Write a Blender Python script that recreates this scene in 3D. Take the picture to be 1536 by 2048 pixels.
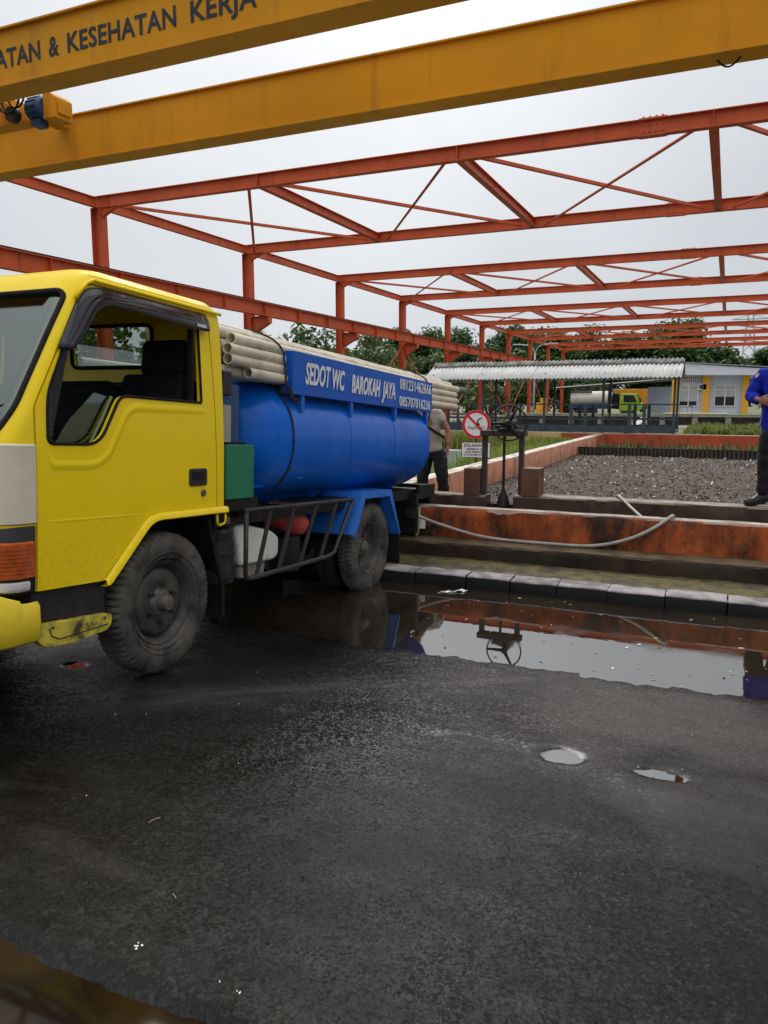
import bpy, bmesh, math, random
from mathutils import Vector, Matrix, noise
random.seed(7)
R = math.radians
sc = bpy.context.scene
for o in list(bpy.data.objects):
    bpy.data.objects.remove(o, do_unlink=True)
C = sc.collection

# ------------------------------------------------------------------ camera
cam_d = bpy.data.cameras.new("camera")
cam = bpy.data.objects.new("camera", cam_d)
C.objects.link(cam)
cam.location = (0, 0, 1.70)
cam.rotation_euler = (R(90 - 8.178), 0, R(24.0))
cam_d.sensor_fit = 'HORIZONTAL'
cam_d.sensor_width = 36
cam_d.lens = 36.05
cam_d.clip_start = 0.05
cam_d.clip_end = 2000
sc.camera = cam
sc.render.resolution_x, sc.render.resolution_y = 768, 1024

# ------------------------------------------------------------------ sky and sun
SUN_EL, SUN_AZ = R(38), R(28)            # azimuth measured from +Y towards -X
w = bpy.data.worlds.new("World")
sc.world = w
w.use_nodes = True
nt = w.node_tree
nt.nodes.clear()
def wn(t, **k):
    n = nt.nodes.new(t)
    for a, b in k.items():
        setattr(n, a, b)
    return n
out = wn('ShaderNodeOutputWorld')
bg = wn('ShaderNodeBackground')
bg.inputs['Strength'].default_value = 0.10
sky = wn('ShaderNodeTexSky', sky_type='NISHITA', sun_disc=False, sun_elevation=SUN_EL,
         sun_rotation=-SUN_AZ, air_density=1.0, dust_density=4.0, ozone_density=1.0)
hs = wn('ShaderNodeHueSaturation')
hs.inputs['Saturation'].default_value = 0.25
nt.links.new(sky.outputs[0], hs.inputs['Color'])
# overcast layer: brighter towards the zenith as a cloudy sky is, with soft cloud texture
tc = wn('ShaderNodeTexCoord')
sep = wn('ShaderNodeSeparateXYZ')
nt.links.new(tc.outputs['Generated'], sep.inputs[0])
ramp = wn('ShaderNodeValToRGB')
ramp.color_ramp.elements[0].position = 0.0
ramp.color_ramp.elements[0].color = (0.56, 0.605, 0.66, 1)
ramp.color_ramp.elements[1].position = 1.0
ramp.color_ramp.elements[1].color = (2.25, 2.25, 2.26, 1)
e = ramp.color_ramp.elements.new(0.40)
e.color = (0.70, 0.73, 0.77, 1)
nt.links.new(sep.outputs['Z'], ramp.inputs[0])
ns = wn('ShaderNodeTexNoise')
ns.inputs['Scale'].default_value = 2.2
ns.inputs['Detail'].default_value = 5
ns.inputs['Roughness'].default_value = 0.45
nt.links.new(tc.outputs['Generated'], ns.inputs['Vector'])
cm = wn('ShaderNodeMapRange')
cm.inputs['From Min'].default_value = 0.3
cm.inputs['From Max'].default_value = 0.7
cm.inputs['To Min'].default_value = 8.3
cm.inputs['To Max'].default_value = 10.7
nt.links.new(ns.outputs['Fac'], cm.inputs['Value'])
mul = wn('ShaderNodeVectorMath', operation='SCALE')
nt.links.new(ramp.outputs[0], mul.inputs[0])
nt.links.new(cm.outputs[0], mul.inputs['Scale'])
mixw = wn('ShaderNodeMix', data_type='RGBA')
mixw.inputs[0].default_value = 0.90
nt.links.new(hs.outputs[0], mixw.inputs[6])
nt.links.new(mul.outputs[0], mixw.inputs[7])
nt.links.new(mixw.outputs[2], bg.inputs['Color'])
nt.links.new(bg.outputs[0], out.inputs[0])

sd = bpy.data.lights.new("sun", 'SUN')
sd.energy = 1.3
sd.angle = R(25)
sd.color = (1.0, 0.96, 0.90)
sun = bpy.data.objects.new("sun", sd)
C.objects.link(sun)
d = Vector((-math.sin(SUN_AZ) * math.cos(SUN_EL), math.cos(SUN_AZ) * math.cos(SUN_EL), math.sin(SUN_EL)))
sun.rotation_euler = (-d).to_track_quat('-Z', 'Y').to_euler()
sun.location = (0, 0, 30)

vs = sc.view_settings
vs.view_transform = 'Standard'
vs.look = 'None'
vs.exposure = 0.12
vs.gamma = 1.0
vs.use_curve_mapping = False

# ------------------------------------------------------------------ materials
def newmat(name):
    m = bpy.data.materials.new(name)
    m.use_nodes = True
    t = m.node_tree
    b = t.nodes['Principled BSDF']
    return m, t, b

def N(t, typ, **k):
    n = t.nodes.new(typ)
    for a, b in k.items():
        setattr(n, a, b)
    return n

def noise_node(t, scale, detail=4, rough=0.55, stretch=None, coord='Object'):
    c = N(t, 'ShaderNodeTexCoord')
    src = c.outputs[coord]
    if stretch:
        mp = N(t, 'ShaderNodeMapping')
        mp.inputs['Scale'].default_value = stretch
        t.links.new(src, mp.inputs[0])
        src = mp.outputs[0]
    n = N(t, 'ShaderNodeTexNoise')
    n.inputs['Scale'].default_value = scale
    n.inputs['Detail'].default_value = detail
    n.inputs['Roughness'].default_value = rough
    t.links.new(src, n.inputs['Vector'])
    return n

def remap(t, sock, a, b, c=0.0, d=1.0):
    r = N(t, 'ShaderNodeMapRange')
    r.inputs['From Min'].default_value = a
    r.inputs['From Max'].default_value = b
    r.inputs['To Min'].default_value = c
    r.inputs['To Max'].default_value = d
    t.links.new(sock, r.inputs['Value'])
    return r.outputs[0]

def mixc(t, fac, a, b, blend='MIX'):
    m = N(t, 'ShaderNodeMix', data_type='RGBA', blend_type=blend)
    if isinstance(fac, (int, float)):
        m.inputs[0].default_value = fac
    else:
        t.links.new(fac, m.inputs[0])
    for i, v in ((6, a), (7, b)):
        if isinstance(v, tuple):
            m.inputs[i].default_value = (v[0], v[1], v[2], 1)
        else:
            t.links.new(v, m.inputs[i])
    return m.outputs[2]

def bumpn(t, b, sock, strength, dist=0.01, prev=None):
    bp = N(t, 'ShaderNodeBump')
    bp.inputs['Strength'].default_value = strength
    bp.inputs['Distance'].default_value = dist
    t.links.new(sock, bp.inputs['Height'])
    if prev is not None:
        t.links.new(prev, bp.inputs['Normal'])
    t.links.new(bp.outputs[0], b.inputs['Normal'])
    return bp.outputs[0]

MATS = {}
def pm(name, col, rough=0.5, metal=0.0, var=0.15, vscale=5.0, bump=0.0, bscale=60.0, dirt=None,
       streak=None, coat=0.0, rvar=0.12, spec=0.35):
    m, t, b = newmat(name)
    n = noise_node(t, vscale)
    lo = tuple(c * (1 - var) for c in col)
    hi = tuple(min(1, c * (1 + var)) for c in col)
    c = mixc(t, remap(t, n.outputs['Fac'], 0.3, 0.7), lo, hi)
    if streak:                                  # (colour, low, high, stretch)
        s = noise_node(t, streak[4] if len(streak) > 4 else 3.0, 6, 0.6, stretch=streak[3])
        c = mixc(t, remap(t, s.outputs['Fac'], streak[1], streak[2]), c, streak[0])
    if dirt:                                    # (colour, low, high, scale)
        s = noise_node(t, dirt[3], 7, 0.65)
        c = mixc(t, remap(t, s.outputs['Fac'], dirt[1], dirt[2]), c, dirt[0])
    t.links.new(c, b.inputs['Base Color'])
    n2 = noise_node(t, vscale * 3)
    t.links.new(remap(t, n2.outputs['Fac'], 0.3, 0.7, max(0.02, rough - rvar), min(1, rough + rvar)), b.inputs['Roughness'])
    b.inputs['Metallic'].default_value = metal
    b.inputs['Specular IOR Level'].default_value = spec
    b.inputs['Coat Weight'].default_value = coat
    b.inputs['Coat Roughness'].default_value = 0.08
    if bump:
        s = noise_node(t, bscale, 5)
        bumpn(t, b, s.outputs['Fac'], bump)
    MATS[name] = m
    return m

DK = (0.015, 0.013, 0.011)
pm('orange_steel', (0.54, 0.105, 0.036), 0.50, spec=0.22, var=0.12, vscale=1.3, streak=((0.30, 0.06, 0.03), 0.55, 0.80, (3, 3, 0.5), 2.0), bump=0.03, bscale=25)
pm('crane_yellow', (0.68, 0.305, 0.005), 0.55, spec=0.2, var=0.10, vscale=0.8, streak=((0.42, 0.17, 0.02), 0.55, 0.85, (2.5, 2.5, 0.25), 2.0), bump=0.02, bscale=12)
pm('crane_letter', (0.022, 0.030, 0.045), 0.6, var=0.2)
pm('motor_blue', (0.02, 0.06, 0.16), 0.4)
pm('cab_yellow', (0.86, 0.625, 0.003), 0.36, spec=0.22, var=0.05, vscale=3, dirt=((0.30, 0.22, 0.03), 0.66, 0.85, 9.0), coat=0.08, bump=0.012, bscale=6)
_m = MATS['cab_yellow']; _t = _m.node_tree; _b = _t.nodes['Principled BSDF']
_src = _b.inputs['Base Color'].links[0].from_socket
_tc = N(_t, 'ShaderNodeTexCoord'); _sp = N(_t, 'ShaderNodeSeparateXYZ'); _t.links.new(_tc.outputs['Object'], _sp.inputs[0])
_nz = noise_node(_t, 40, 6, 0.7); _nl = noise_node(_t, 3.0, 4, 0.6)
_mu = N(_t, 'ShaderNodeMath', operation='MULTIPLY')
_t.links.new(remap(_t, _sp.outputs['Z'], 1.15, 0.62, 0.0, 1.0), _mu.inputs[0])
_t.links.new(remap(_t, _nz.outputs['Fac'], 0.48, 0.72, 0.0, 0.32), _mu.inputs[1])
_c = mixc(_t, _mu.outputs[0], _src, (0.20, 0.155, 0.045))
_t.links.new(mixc(_t, remap(_t, _nl.outputs['Fac'], 0.52, 0.75, 0.0, 0.22), _c, (0.66, 0.52, 0.06)), _b.inputs['Base Color'])
pm('cab_yellow_dull', (0.55, 0.46, 0.05), 0.5, var=0.15, vscale=7, dirt=((0.06, 0.055, 0.03), 0.45, 0.62, 11.0))
pm('bumper_yellow', (0.75, 0.56, 0.03), 0.4, var=0.1, vscale=5, dirt=((0.70, 0.33, 0.01), 0.55, 0.60, 4.0))
pm('cream_panel', (0.62, 0.56, 0.43), 0.5, var=0.06, vscale=6, dirt=((0.35, 0.30, 0.2), 0.62, 0.8, 8.0))
pm('amber_lens', (0.42, 0.075, 0.008), 0.15, var=0.3, vscale=20, coat=0.6)
pm('clear_lens', (0.55, 0.56, 0.55), 0.12, var=0.1, coat=0.6)
pm('black_plastic', (0.018, 0.018, 0.020), 0.45, var=0.3, vscale=12, bump=0.05)
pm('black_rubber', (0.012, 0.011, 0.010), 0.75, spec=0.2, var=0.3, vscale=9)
pm('tyre_rubber', (0.036, 0.033, 0.030), 0.75, var=0.3, vscale=7, dirt=((0.110, 0.100, 0.086), 0.40, 0.66, 6.0), bump=0.1, bscale=50, spec=0.25)
pm('rim_steel', (0.055, 0.052, 0.048), 0.55, metal=0.35, var=0.3, vscale=12, dirt=((0.13, 0.11, 0.085), 0.5, 0.75, 14.0))
pm('hub_steel', (0.14, 0.13, 0.115), 0.5, metal=0.5, var=0.25, vscale=20)
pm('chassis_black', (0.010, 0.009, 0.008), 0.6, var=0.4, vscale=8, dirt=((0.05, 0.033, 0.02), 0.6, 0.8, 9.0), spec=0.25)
pm('rack_grey', (0.035, 0.032, 0.030), 0.5, metal=0.2, var=0.3, vscale=10, dirt=((0.10, 0.05, 0.03), 0.58, 0.75, 14.0))
pm('tank_blue', (0.002, 0.115, 0.55), 0.24, spec=0.22, var=0.08, vscale=1.5, streak=((0.010, 0.065, 0.25), 0.55, 0.80, (1.0, 6.0, 0.6), 1.6), rvar=0.06)
pm('board_blue', (0.004, 0.098, 0.48), 0.42, spec=0.2, var=0.06, vscale=2)
pm('fender_blue', (0.02, 0.15, 0.55), 0.4, var=0.12, vscale=4, dirt=((0.05, 0.09, 0.18), 0.6, 0.85, 8.0))
pm('white_paint', (0.78, 0.78, 0.76), 0.5, var=0.05, vscale=10)
pm('board_lettering', (0.70, 0.72, 0.74), 0.5, var=0.08, vscale=10, dirt=((0.3, 0.4, 0.6), 0.62, 0.75, 25.0))
pm('green_box', (0.012, 0.16, 0.085), 0.45, var=0.15, vscale=5)
pm('white_plastic', (0.66, 0.70, 0.62), 0.45, var=0.08, vscale=5, dirt=((0.30, 0.26, 0.17), 0.58, 0.8, 7.0))
pm('red_metal', (0.50, 0.06, 0.045), 0.5, var=0.25, vscale=12, dirt=((0.25, 0.16, 0.13), 0.55, 0.75, 18.0))
pm('rope_dark', (0.035, 0.030, 0.026), 0.9, var=0.4, vscale=30)
pm('seat_black', (0.009, 0.010, 0.014), 0.9, spec=0.15, var=0.3, vscale=15)
pm('interior_dark', (0.016, 0.016, 0.014), 0.8, var=0.2)
pm('pvc_pipe', (0.62, 0.565, 0.44), 0.5, var=0.10, vscale=4, dirt=((0.30, 0.24, 0.15), 0.52, 0.78, 7.0), streak=((0.35, 0.27, 0.17), 0.62, 0.85, (8, 0.6, 8), 4.0))
pm('pipe_inside', (0.32, 0.28, 0.21), 0.8, var=0.2)
pm('pipe_socket_grey', (0.10, 0.13, 0.125), 0.5, var=0.2)
pm('wood_dark', (0.05, 0.045, 0.038), 0.75, var=0.35, vscale=10, streak=((0.12, 0.105, 0.085), 0.5, 0.8, (30, 30, 1.5), 2.0), bump=0.2, bscale=40)
pm('iron_dark', (0.025, 0.022, 0.020), 0.5, metal=0.3, var=0.4, vscale=15, dirt=((0.10, 0.045, 0.025), 0.58, 0.8, 20.0))
pm('sign_red', (0.60, 0.012, 0.025), 0.4, var=0.06)
pm('sign_white', (0.74, 0.74, 0.76), 0.4, var=0.05)
pm('sign_black', (0.012, 0.012, 0.014), 0.5)
pm('rail_slate', (0.052, 0.075, 0.090), 0.5, var=0.2, vscale=6)
pm('asbestos', (0.52, 0.53, 0.51), 0.85, var=0.12, vscale=2.5, streak=((0.25, 0.26, 0.25), 0.56, 0.80, (1.5, 6, 6), 2.0), bump=0.05)
pm('asbestos_mossy', (0.22, 0.225, 0.215), 0.9, var=0.3, vscale=3, dirt=((0.06, 0.062, 0.058), 0.45, 0.62, 4.0))
pm('fascia_white', (0.66, 0.72, 0.80), 0.6, var=0.04)
pm('wall_paleblue', (0.56, 0.645, 0.75), 0.7, var=0.05, vscale=1.5, streak=((0.38, 0.43, 0.48), 0.6, 0.85, (2, 2, 0.3), 1.5))
pm('trim_yellow', (0.80, 0.42, 0.03), 0.6, var=0.06)
pm('roof_grey', (0.30, 0.33, 0.36), 0.7, var=0.1)
pm('plinth_conc', (0.28, 0.265, 0.23), 0.85, var=0.2, vscale=2, dirt=((0.10, 0.09, 0.07), 0.52, 0.72, 3.0), bump=0.1, bscale=20)
pm('olive_paint', (0.17, 0.22, 0.11), 0.7, var=0.15)
pm('frame_white', (0.75, 0.76, 0.76), 0.5, var=0.04)
pm('window_dark', (0.018, 0.022, 0.025), 0.08, var=0.3, vscale=0.8)
pm('blind_grey', (0.45, 0.50, 0.48), 0.8, var=0.05)
pm('lime_cab', (0.31, 0.52, 0.04), 0.4, var=0.08)
pm('tank_ivory', (0.62, 0.585, 0.52), 0.35, var=0.12, vscale=2, streak=((0.32, 0.29, 0.25), 0.58, 0.8, (6, 6, 0.6), 1.5))
pm('dump_orange', (0.56, 0.25, 0.02), 0.5, var=0.1)
pm('barrier_orange', (0.80, 0.33, 0.02), 0.5, var=0.1)
pm('galvanised', (0.42, 0.45, 0.48), 0.4, metal=0.5, var=0.1)
pm('pylon_grey', (0.40, 0.43, 0.46), 0.6, var=0.1)
pm('jacket_blue', (0.010, 0.022, 0.34), 0.8, spec=0.15, var=0.2, vscale=10, bump=0.25, bscale=14)
pm('trouser_black', (0.012, 0.012, 0.014), 0.85, var=0.3, vscale=10, bump=0.25, bscale=12)
pm('boot_black', (0.016, 0.017, 0.018), 0.35, var=0.3, vscale=10)
pm('shirt_beige', (0.42, 0.39, 0.345), 0.9, var=0.1, vscale=10, bump=0.5, bscale=11)
pm('skin_tan', (0.33, 0.155, 0.095), 0.55, var=0.08, vscale=20)
pm('hair_black', (0.012, 0.011, 0.010), 0.6)
pm('lens_patch', (0.60, 0.42, 0.40), 0.7, var=0.5, vscale=60)
pm('hose_grey', (0.36, 0.34, 0.29), 0.5, var=0.15, vscale=8, dirt=((0.14, 0.12, 0.09), 0.55, 0.75, 10.0))
pm('bottle_white', (0.74, 0.74, 0.72), 0.35, var=0.04)
pm('cloth_olive', (0.36, 0.35, 0.22), 0.9, var=0.2)
pm('litter_white', (0.75, 0.75, 0.73), 0.6, var=0.1, vscale=30)
pm('litter_grey', (0.15, 0.122, 0.095), 0.85, var=0.35, vscale=30)
pm('litter_dark', (0.060, 0.047, 0.036), 0.9, var=0.4, vscale=30)
pm('litter_tan', (0.33, 0.26, 0.15), 0.8, var=0.3, vscale=30)
pm('bark', (0.085, 0.065, 0.048), 0.9, var=0.3, vscale=6, bump=0.4, bscale=15)
pm('temple_red', (0.42, 0.05, 0.04), 0.7)
pm('temple_blue', (0.10, 0.30, 0.36), 0.7)
pm('vent_slat', (0.035, 0.037, 0.042), 0.6)

def leaf_mat(name, a, b):
    m, t, bs = newmat(name)
    n = noise_node(t, 0.55, 3)
    oi = N(t, 'ShaderNodeNewGeometry')
    c = mixc(t, remap(t, n.outputs['Fac'], 0.35, 0.65), a, b)
    c2 = mixc(t, remap(t, oi.outputs['Random Per Island'], 0, 1, 0, 0.6), c, tuple(x * 0.35 for x in a))
    t.links.new(c2, bs.inputs['Base Color'])
    bs.inputs['Roughness'].default_value = 0.55
    bs.inputs['Transmission Weight'].default_value = 0.0
    tr = N(t, 'ShaderNodeBsdfTranslucent')
    t.links.new(c, tr.inputs['Color'])
    mx = N(t, 'ShaderNodeMixShader')
    mx.inputs[0].default_value = 0.22
    t.links.new(bs.outputs[0], mx.inputs[1])
    t.links.new(tr.outputs[0], mx.inputs[2])
    t.links.new(mx.outputs[0], t.nodes['Material Output'].inputs[0])
    MATS[name] = m
leaf_mat('leaf_dark', (0.030, 0.078, 0.014), (0.055, 0.120, 0.020))
leaf_mat('leaf_mid', (0.048, 0.108, 0.016), (0.085, 0.155, 0.024))
leaf_mat('leaf_yellow', (0.085, 0.125, 0.030), (0.13, 0.155, 0.04))
leaf_mat('leaf_glossy', (0.05, 0.11, 0.03), (0.085, 0.16, 0.045))
leaf_mat('grass_blade', (0.17, 0.30, 0.030), (0.28, 0.38, 0.05))
leaf_mat('grass_dry', (0.26, 0.27, 0.07), (0.36, 0.31, 0.11))
leaf_mat('grass_dark', (0.05, 0.085, 0.03), (0.10, 0.12, 0.04))

def glass_mat(name, tint, gloss_col=(0.9, 0.95, 0.95), base=0.10):
    m, t, b = newmat(name)
    t.nodes.remove(b)
    tr = N(t, 'ShaderNodeBsdfTransparent')
    tr.inputs[0].default_value = (*tint, 1)
    gl = N(t, 'ShaderNodeBsdfGlossy')
    gl.inputs['Color'].default_value = (*gloss_col, 1)
    gl.inputs['Roughness'].default_value = 0.03
    fr = N(t, 'ShaderNodeFresnel')
    gb_ = N(t, 'ShaderNodeNewGeometry')          # same index from either side of the thin pane
    t.links.new(remap(t, gb_.outputs['Backfacing'], 0, 1, 1.6, 1 / 1.6), fr.inputs[0])
    f = remap(t, fr.outputs[0], 0.0, 1.0, base, 1.0)
    mx = N(t, 'ShaderNodeMixShader')
    t.links.new(f, mx.inputs[0])
    t.links.new(tr.outputs[0], mx.inputs[1])
    t.links.new(gl.outputs[0], mx.inputs[2])
    t.links.new(mx.outputs[0], t.nodes['Material Output'].inputs[0])
    MATS[name] = m
glass_mat('windscreen_glass', (0.26, 0.34, 0.30), gloss_col=(0.62, 0.72, 0.70), base=0.10)
glass_mat('window_glass', (0.62, 0.68, 0.64), base=0.05)
pm('smoked_plastic', (0.005, 0.005, 0.010), 0.18, var=0.2, spec=0.4)

# wet asphalt
m, t, b = newmat('wet_asphalt')
geo = N(t, 'ShaderNodeNewGeometry')
def pnoise(scale, detail=4, rough=0.55, stretch=None):
    n = N(t, 'ShaderNodeTexNoise')
    n.inputs['Scale'].default_value = scale
    n.inputs['Detail'].default_value = detail
    n.inputs['Roughness'].default_value = rough
    if stretch:
        mp = N(t, 'ShaderNodeMapping')
        mp.inputs['Scale'].default_value = stretch
        mp.inputs['Rotation'].default_value = (0, 0, 0.5)
        t.links.new(geo.outputs['Position'], mp.inputs[0])
        t.links.new(mp.outputs[0], n.inputs['Vector'])
    else:
        t.links.new(geo.outputs['Position'], n.inputs['Vector'])
    return n.outputs['Fac']
big = pnoise(0.75, 6, 0.6)
mid = pnoise(3.0, 6, 0.62, (0.35, 1.0, 1.0))
grain = pnoise(160, 4, 0.75)
def cells(scale):
    v_ = N(t, 'ShaderNodeTexVoronoi')
    v_.inputs['Scale'].default_value = scale
    t.links.new(geo.outputs['Position'], v_.inputs['Vector'])
    sp_ = N(t, 'ShaderNodeSeparateColor')
    t.links.new(v_.outputs['Color'], sp_.inputs[0])
    return v_, sp_.outputs[1]
v1, r1 = cells(125)
v2, r2 = cells(64)
wet = N(t, 'ShaderNodeAttribute', attribute_name='wet').outputs['Fac']
silt_sheen = N(t, 'ShaderNodeAttribute', attribute_name='silt_sheen').outputs['Fac']
trk_n = pnoise(2.2, 5, 0.6, (0.16, 1.6, 1.0))
c = mixc(t, remap(t, grain, 0.35, 0.7), (0.0038, 0.0036, 0.0034), (0.011, 0.0104, 0.0098))
c = mixc(t, remap(t, r1, 0.62, 1.0, 0.0, 0.65), c, (0.030, 0.028, 0.026))
c = mixc(t, remap(t, r2, 0.80, 1.0, 0.0, 0.5), c, (0.038, 0.0355, 0.033))
c = mixc(t, remap(t, big, 0.47, 0.60, 0.0, 0.85), c, (0.0048, 0.0038, 0.0027))
c = mixc(t, remap(t, trk_n, 0.55, 0.72, 0.0, 0.5), c, (0.030, 0.028, 0.026))
c = mixc(t, remap(t, mid, 0.58, 0.80, 0.0, 0.45), c, (0.055, 0.052, 0.047))
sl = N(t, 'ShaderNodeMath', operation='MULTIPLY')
t.links.new(silt_sheen, sl.inputs[0])
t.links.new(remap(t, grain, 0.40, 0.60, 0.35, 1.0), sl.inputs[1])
c = mixc(t, sl.outputs[0], c, (0.115, 0.107, 0.100))  # pale silty scuffs, and the slope's wet sheen put into the base colour
t.links.new(c, b.inputs['Base Color'])
rm = N(t, 'ShaderNodeMath', operation='ADD')
t.links.new(remap(t, big, 0.38, 0.62, 0.50, 0.33), rm.inputs[0])
t.links.new(remap(t, mid, 0.3, 0.7, 0.10, -0.12), rm.inputs[1])
rmx = N(t, 'ShaderNodeMix')
t.links.new(remap(t, wet, 0.1, 0.9), rmx.inputs[0])
t.links.new(rm.outputs[0], rmx.inputs[2])
rmx.inputs[3].default_value = 0.10
t.links.new(rmx.outputs[0], b.inputs['Roughness'])
b.inputs['IOR'].default_value = 1.23
t.links.new(remap(t, wet, 0.1, 0.8, 0.5, 1.0), b.inputs['Specular IOR Level'])
# every stone of the aggregate lies at its own tilt: flat facets, drowned where the film is wet
def tilt(v_, amount):
    a_ = N(t, 'ShaderNodeVectorMath', operation='SUBTRACT')
    t.links.new(v_.outputs['Color'], a_.inputs[0]); a_.inputs[1].default_value = (0.5, 0.5, 0.5)
    s_ = N(t, 'ShaderNodeVectorMath', operation='SCALE')
    t.links.new(a_.outputs[0], s_.inputs[0])
    t.links.new(remap(t, wet, 0.1, 0.8, amount, amount * 0.12), s_.inputs['Scale'])
    return s_.outputs[0]
ad = N(t, 'ShaderNodeVectorMath', operation='ADD')
t.links.new(geo.outputs['Normal'], ad.inputs[0]); t.links.new(tilt(v1, 0.32), ad.inputs[1])
ad2 = N(t, 'ShaderNodeVectorMath', operation='ADD')
t.links.new(ad.outputs[0], ad2.inputs[0]); t.links.new(tilt(v2, 0.19), ad2.inputs[1])
nn_ = N(t, 'ShaderNodeVectorMath', operation='NORMALIZE')
t.links.new(ad2.outputs[0], nn_.inputs[0])
n3 = bumpn(t, b, grain, 0.20, 0.003, nn_.outputs[0])
bumpn(t, b, mid, 0.20, 0.02, n3)
MATS['wet_asphalt'] = m

# standing water: murky, mirror smooth
m, t, b = newmat('puddle_water')
n = noise_node(t, 1.2, 4)
t.links.new(mixc(t, remap(t, n.outputs['Fac'], 0.35, 0.7), (0.014, 0.011, 0.008), (0.030, 0.022, 0.013)), b.inputs['Base Color'])
nr_ = noise_node(t, 1.7, 6, 0.6)
t.links.new(remap(t, nr_.outputs['Fac'], 0.52, 0.70, 0.012, 0.09), b.inputs['Roughness'])
b.inputs['IOR'].default_value = 3.4
n = noise_node(t, 7, 2)
bumpn(t, b, n.outputs['Fac'], 0.012, 0.01)
MATS['puddle_water'] = m
m, t, b = newmat('shallow_water')
n = noise_node(t, 2.2, 6)
t.links.new(mixc(t, remap(t, n.outputs['Fac'], 0.40, 0.62), (0.008, 0.006, 0.004), (0.030, 0.017, 0.004)), b.inputs['Base Color'])
b.inputs['Roughness'].default_value = 0.05
b.inputs['IOR'].default_value = 1.22
MATS['shallow_water'] = m
m, t, b = newmat('algae_water')
b.inputs['Base Color'].default_value = (0.10, 0.14, 0.07, 1)
b.inputs['Roughness'].default_value = 0.12
n = noise_node(t, 3, 4)
bumpn(t, b, n.outputs['Fac'], 0.08, 0.02)
MATS['algae_water'] = m

# painted walls: colour with mould streaks running down, bare cement on the worn top
def wall_mat(name, paint, mould, low, high, top, patch=None):
    m, t, b = newmat(name)
    g = N(t, 'ShaderNodeNewGeometry')
    n0 = noise_node(t, 2.5, 6, 0.65)
    c = mixc(t, remap(t, n0.outputs['Fac'], 0.3, 0.7), tuple(x * 0.72 for x in paint), tuple(min(1, x * 1.2) for x in paint))
    s = noise_node(t, 1.0, 8, 0.70, stretch=(2.3, 2.3, 1.0))
    c = mixc(t, remap(t, s.outputs['Fac'], low, high), c, mould)
    s2 = noise_node(t, 9, 6, 0.7)
    c = mixc(t, remap(t, s2.outputs['Fac'], 0.56, 0.70, 0, 0.75), c, tuple(x * 1.5 for x in mould))
    if patch:
        s3 = noise_node(t, 1.6, 5, 0.7)
        c = mixc(t, remap(t, s3.outputs['Fac'], 0.60, 0.66), c, patch)
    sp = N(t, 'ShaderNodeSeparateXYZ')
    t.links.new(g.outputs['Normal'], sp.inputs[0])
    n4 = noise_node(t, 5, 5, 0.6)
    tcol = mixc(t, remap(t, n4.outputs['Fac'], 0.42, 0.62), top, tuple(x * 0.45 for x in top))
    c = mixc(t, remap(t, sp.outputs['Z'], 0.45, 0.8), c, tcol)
    t.links.new(c, b.inputs['Base Color'])
    b.inputs['Roughness'].default_value = 0.72
    b.inputs['Specular IOR Level'].default_value = 0.22
    n5 = noise_node(t, 28, 6, 0.6)
    bumpn(t, b, n5.outputs['Fac'], 0.30, 0.012)
    MATS[name] = m
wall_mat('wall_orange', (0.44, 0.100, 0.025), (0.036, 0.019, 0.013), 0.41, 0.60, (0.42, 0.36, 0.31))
wall_mat('wall_brown', (0.085, 0.055, 0.040), (0.028, 0.021, 0.018), 0.45, 0.65, (0.34, 0.29, 0.24))
wall_mat('wall_salmon', (0.50, 0.215, 0.125), (0.13, 0.10, 0.08), 0.50, 0.66, (0.68, 0.63, 0.57), patch=(0.52, 0.45, 0.38))
wall_mat('wall_red', (0.42, 0.085, 0.035), (0.14, 0.06, 0.04), 0.56, 0.74, (0.45, 0.30, 0.22))
wall_mat('wall_cream', (0.60, 0.42, 0.20), (0.22, 0.13, 0.06), 0.58, 0.72, (0.55, 0.48, 0.36))
wall_mat('block_brown', (0.16, 0.085, 0.055), (0.05, 0.033, 0.025), 0.48, 0.68, (0.27, 0.19, 0.14))
wall_mat('ledge_conc', (0.045, 0.031, 0.019), (0.016, 0.012, 0.008), 0.45, 0.62, (0.125, 0.088, 0.050))
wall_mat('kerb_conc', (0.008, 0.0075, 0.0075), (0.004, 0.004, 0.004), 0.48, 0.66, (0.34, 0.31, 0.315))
wall_mat('wall_greywhite', (0.40, 0.43, 0.42), (0.20, 0.20, 0.17), 0.54, 0.70, (0.62, 0.60, 0.55))

# mossy slab, facility earth, sludge
def ground_mat(name, cols, scale, bump, rough=0.85, bscale=30):
    m, t, b = newmat(name)
    n = noise_node(t, scale, 8, 0.65)
    r = N(t, 'ShaderNodeValToRGB')
    el = r.color_ramp.elements
    el[0].position = 0.32; el[0].color = (*cols[0], 1)
    el[1].position = 0.70; el[1].color = (*cols[-1], 1)
    for i, cc in enumerate(cols[1:-1]):
        x = el.new(0.32 + 0.38 * (i + 1) / (len(cols) - 1)); x.color = (*cc, 1)
    t.links.new(n.outputs['Fac'], r.inputs[0])
    t.links.new(r.outputs[0], b.inputs['Base Color'])
    b.inputs['Roughness'].default_value = rough
    n2 = noise_node(t, bscale, 6, 0.65)
    bumpn(t, b, n2.outputs['Fac'], bump, 0.02)
    MATS[name] = m
ground_mat('mossy_slab', [(0.022, 0.016, 0.009), (0.050, 0.038, 0.012), (0.115, 0.092, 0.018), (0.070, 0.046, 0.018)], 6.5, 0.8, 0.75)
ground_mat('earth', [(0.07, 0.085, 0.03), (0.12, 0.10, 0.06), (0.10, 0.13, 0.04), (0.20, 0.14, 0.09)], 0.8, 0.5)
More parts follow.
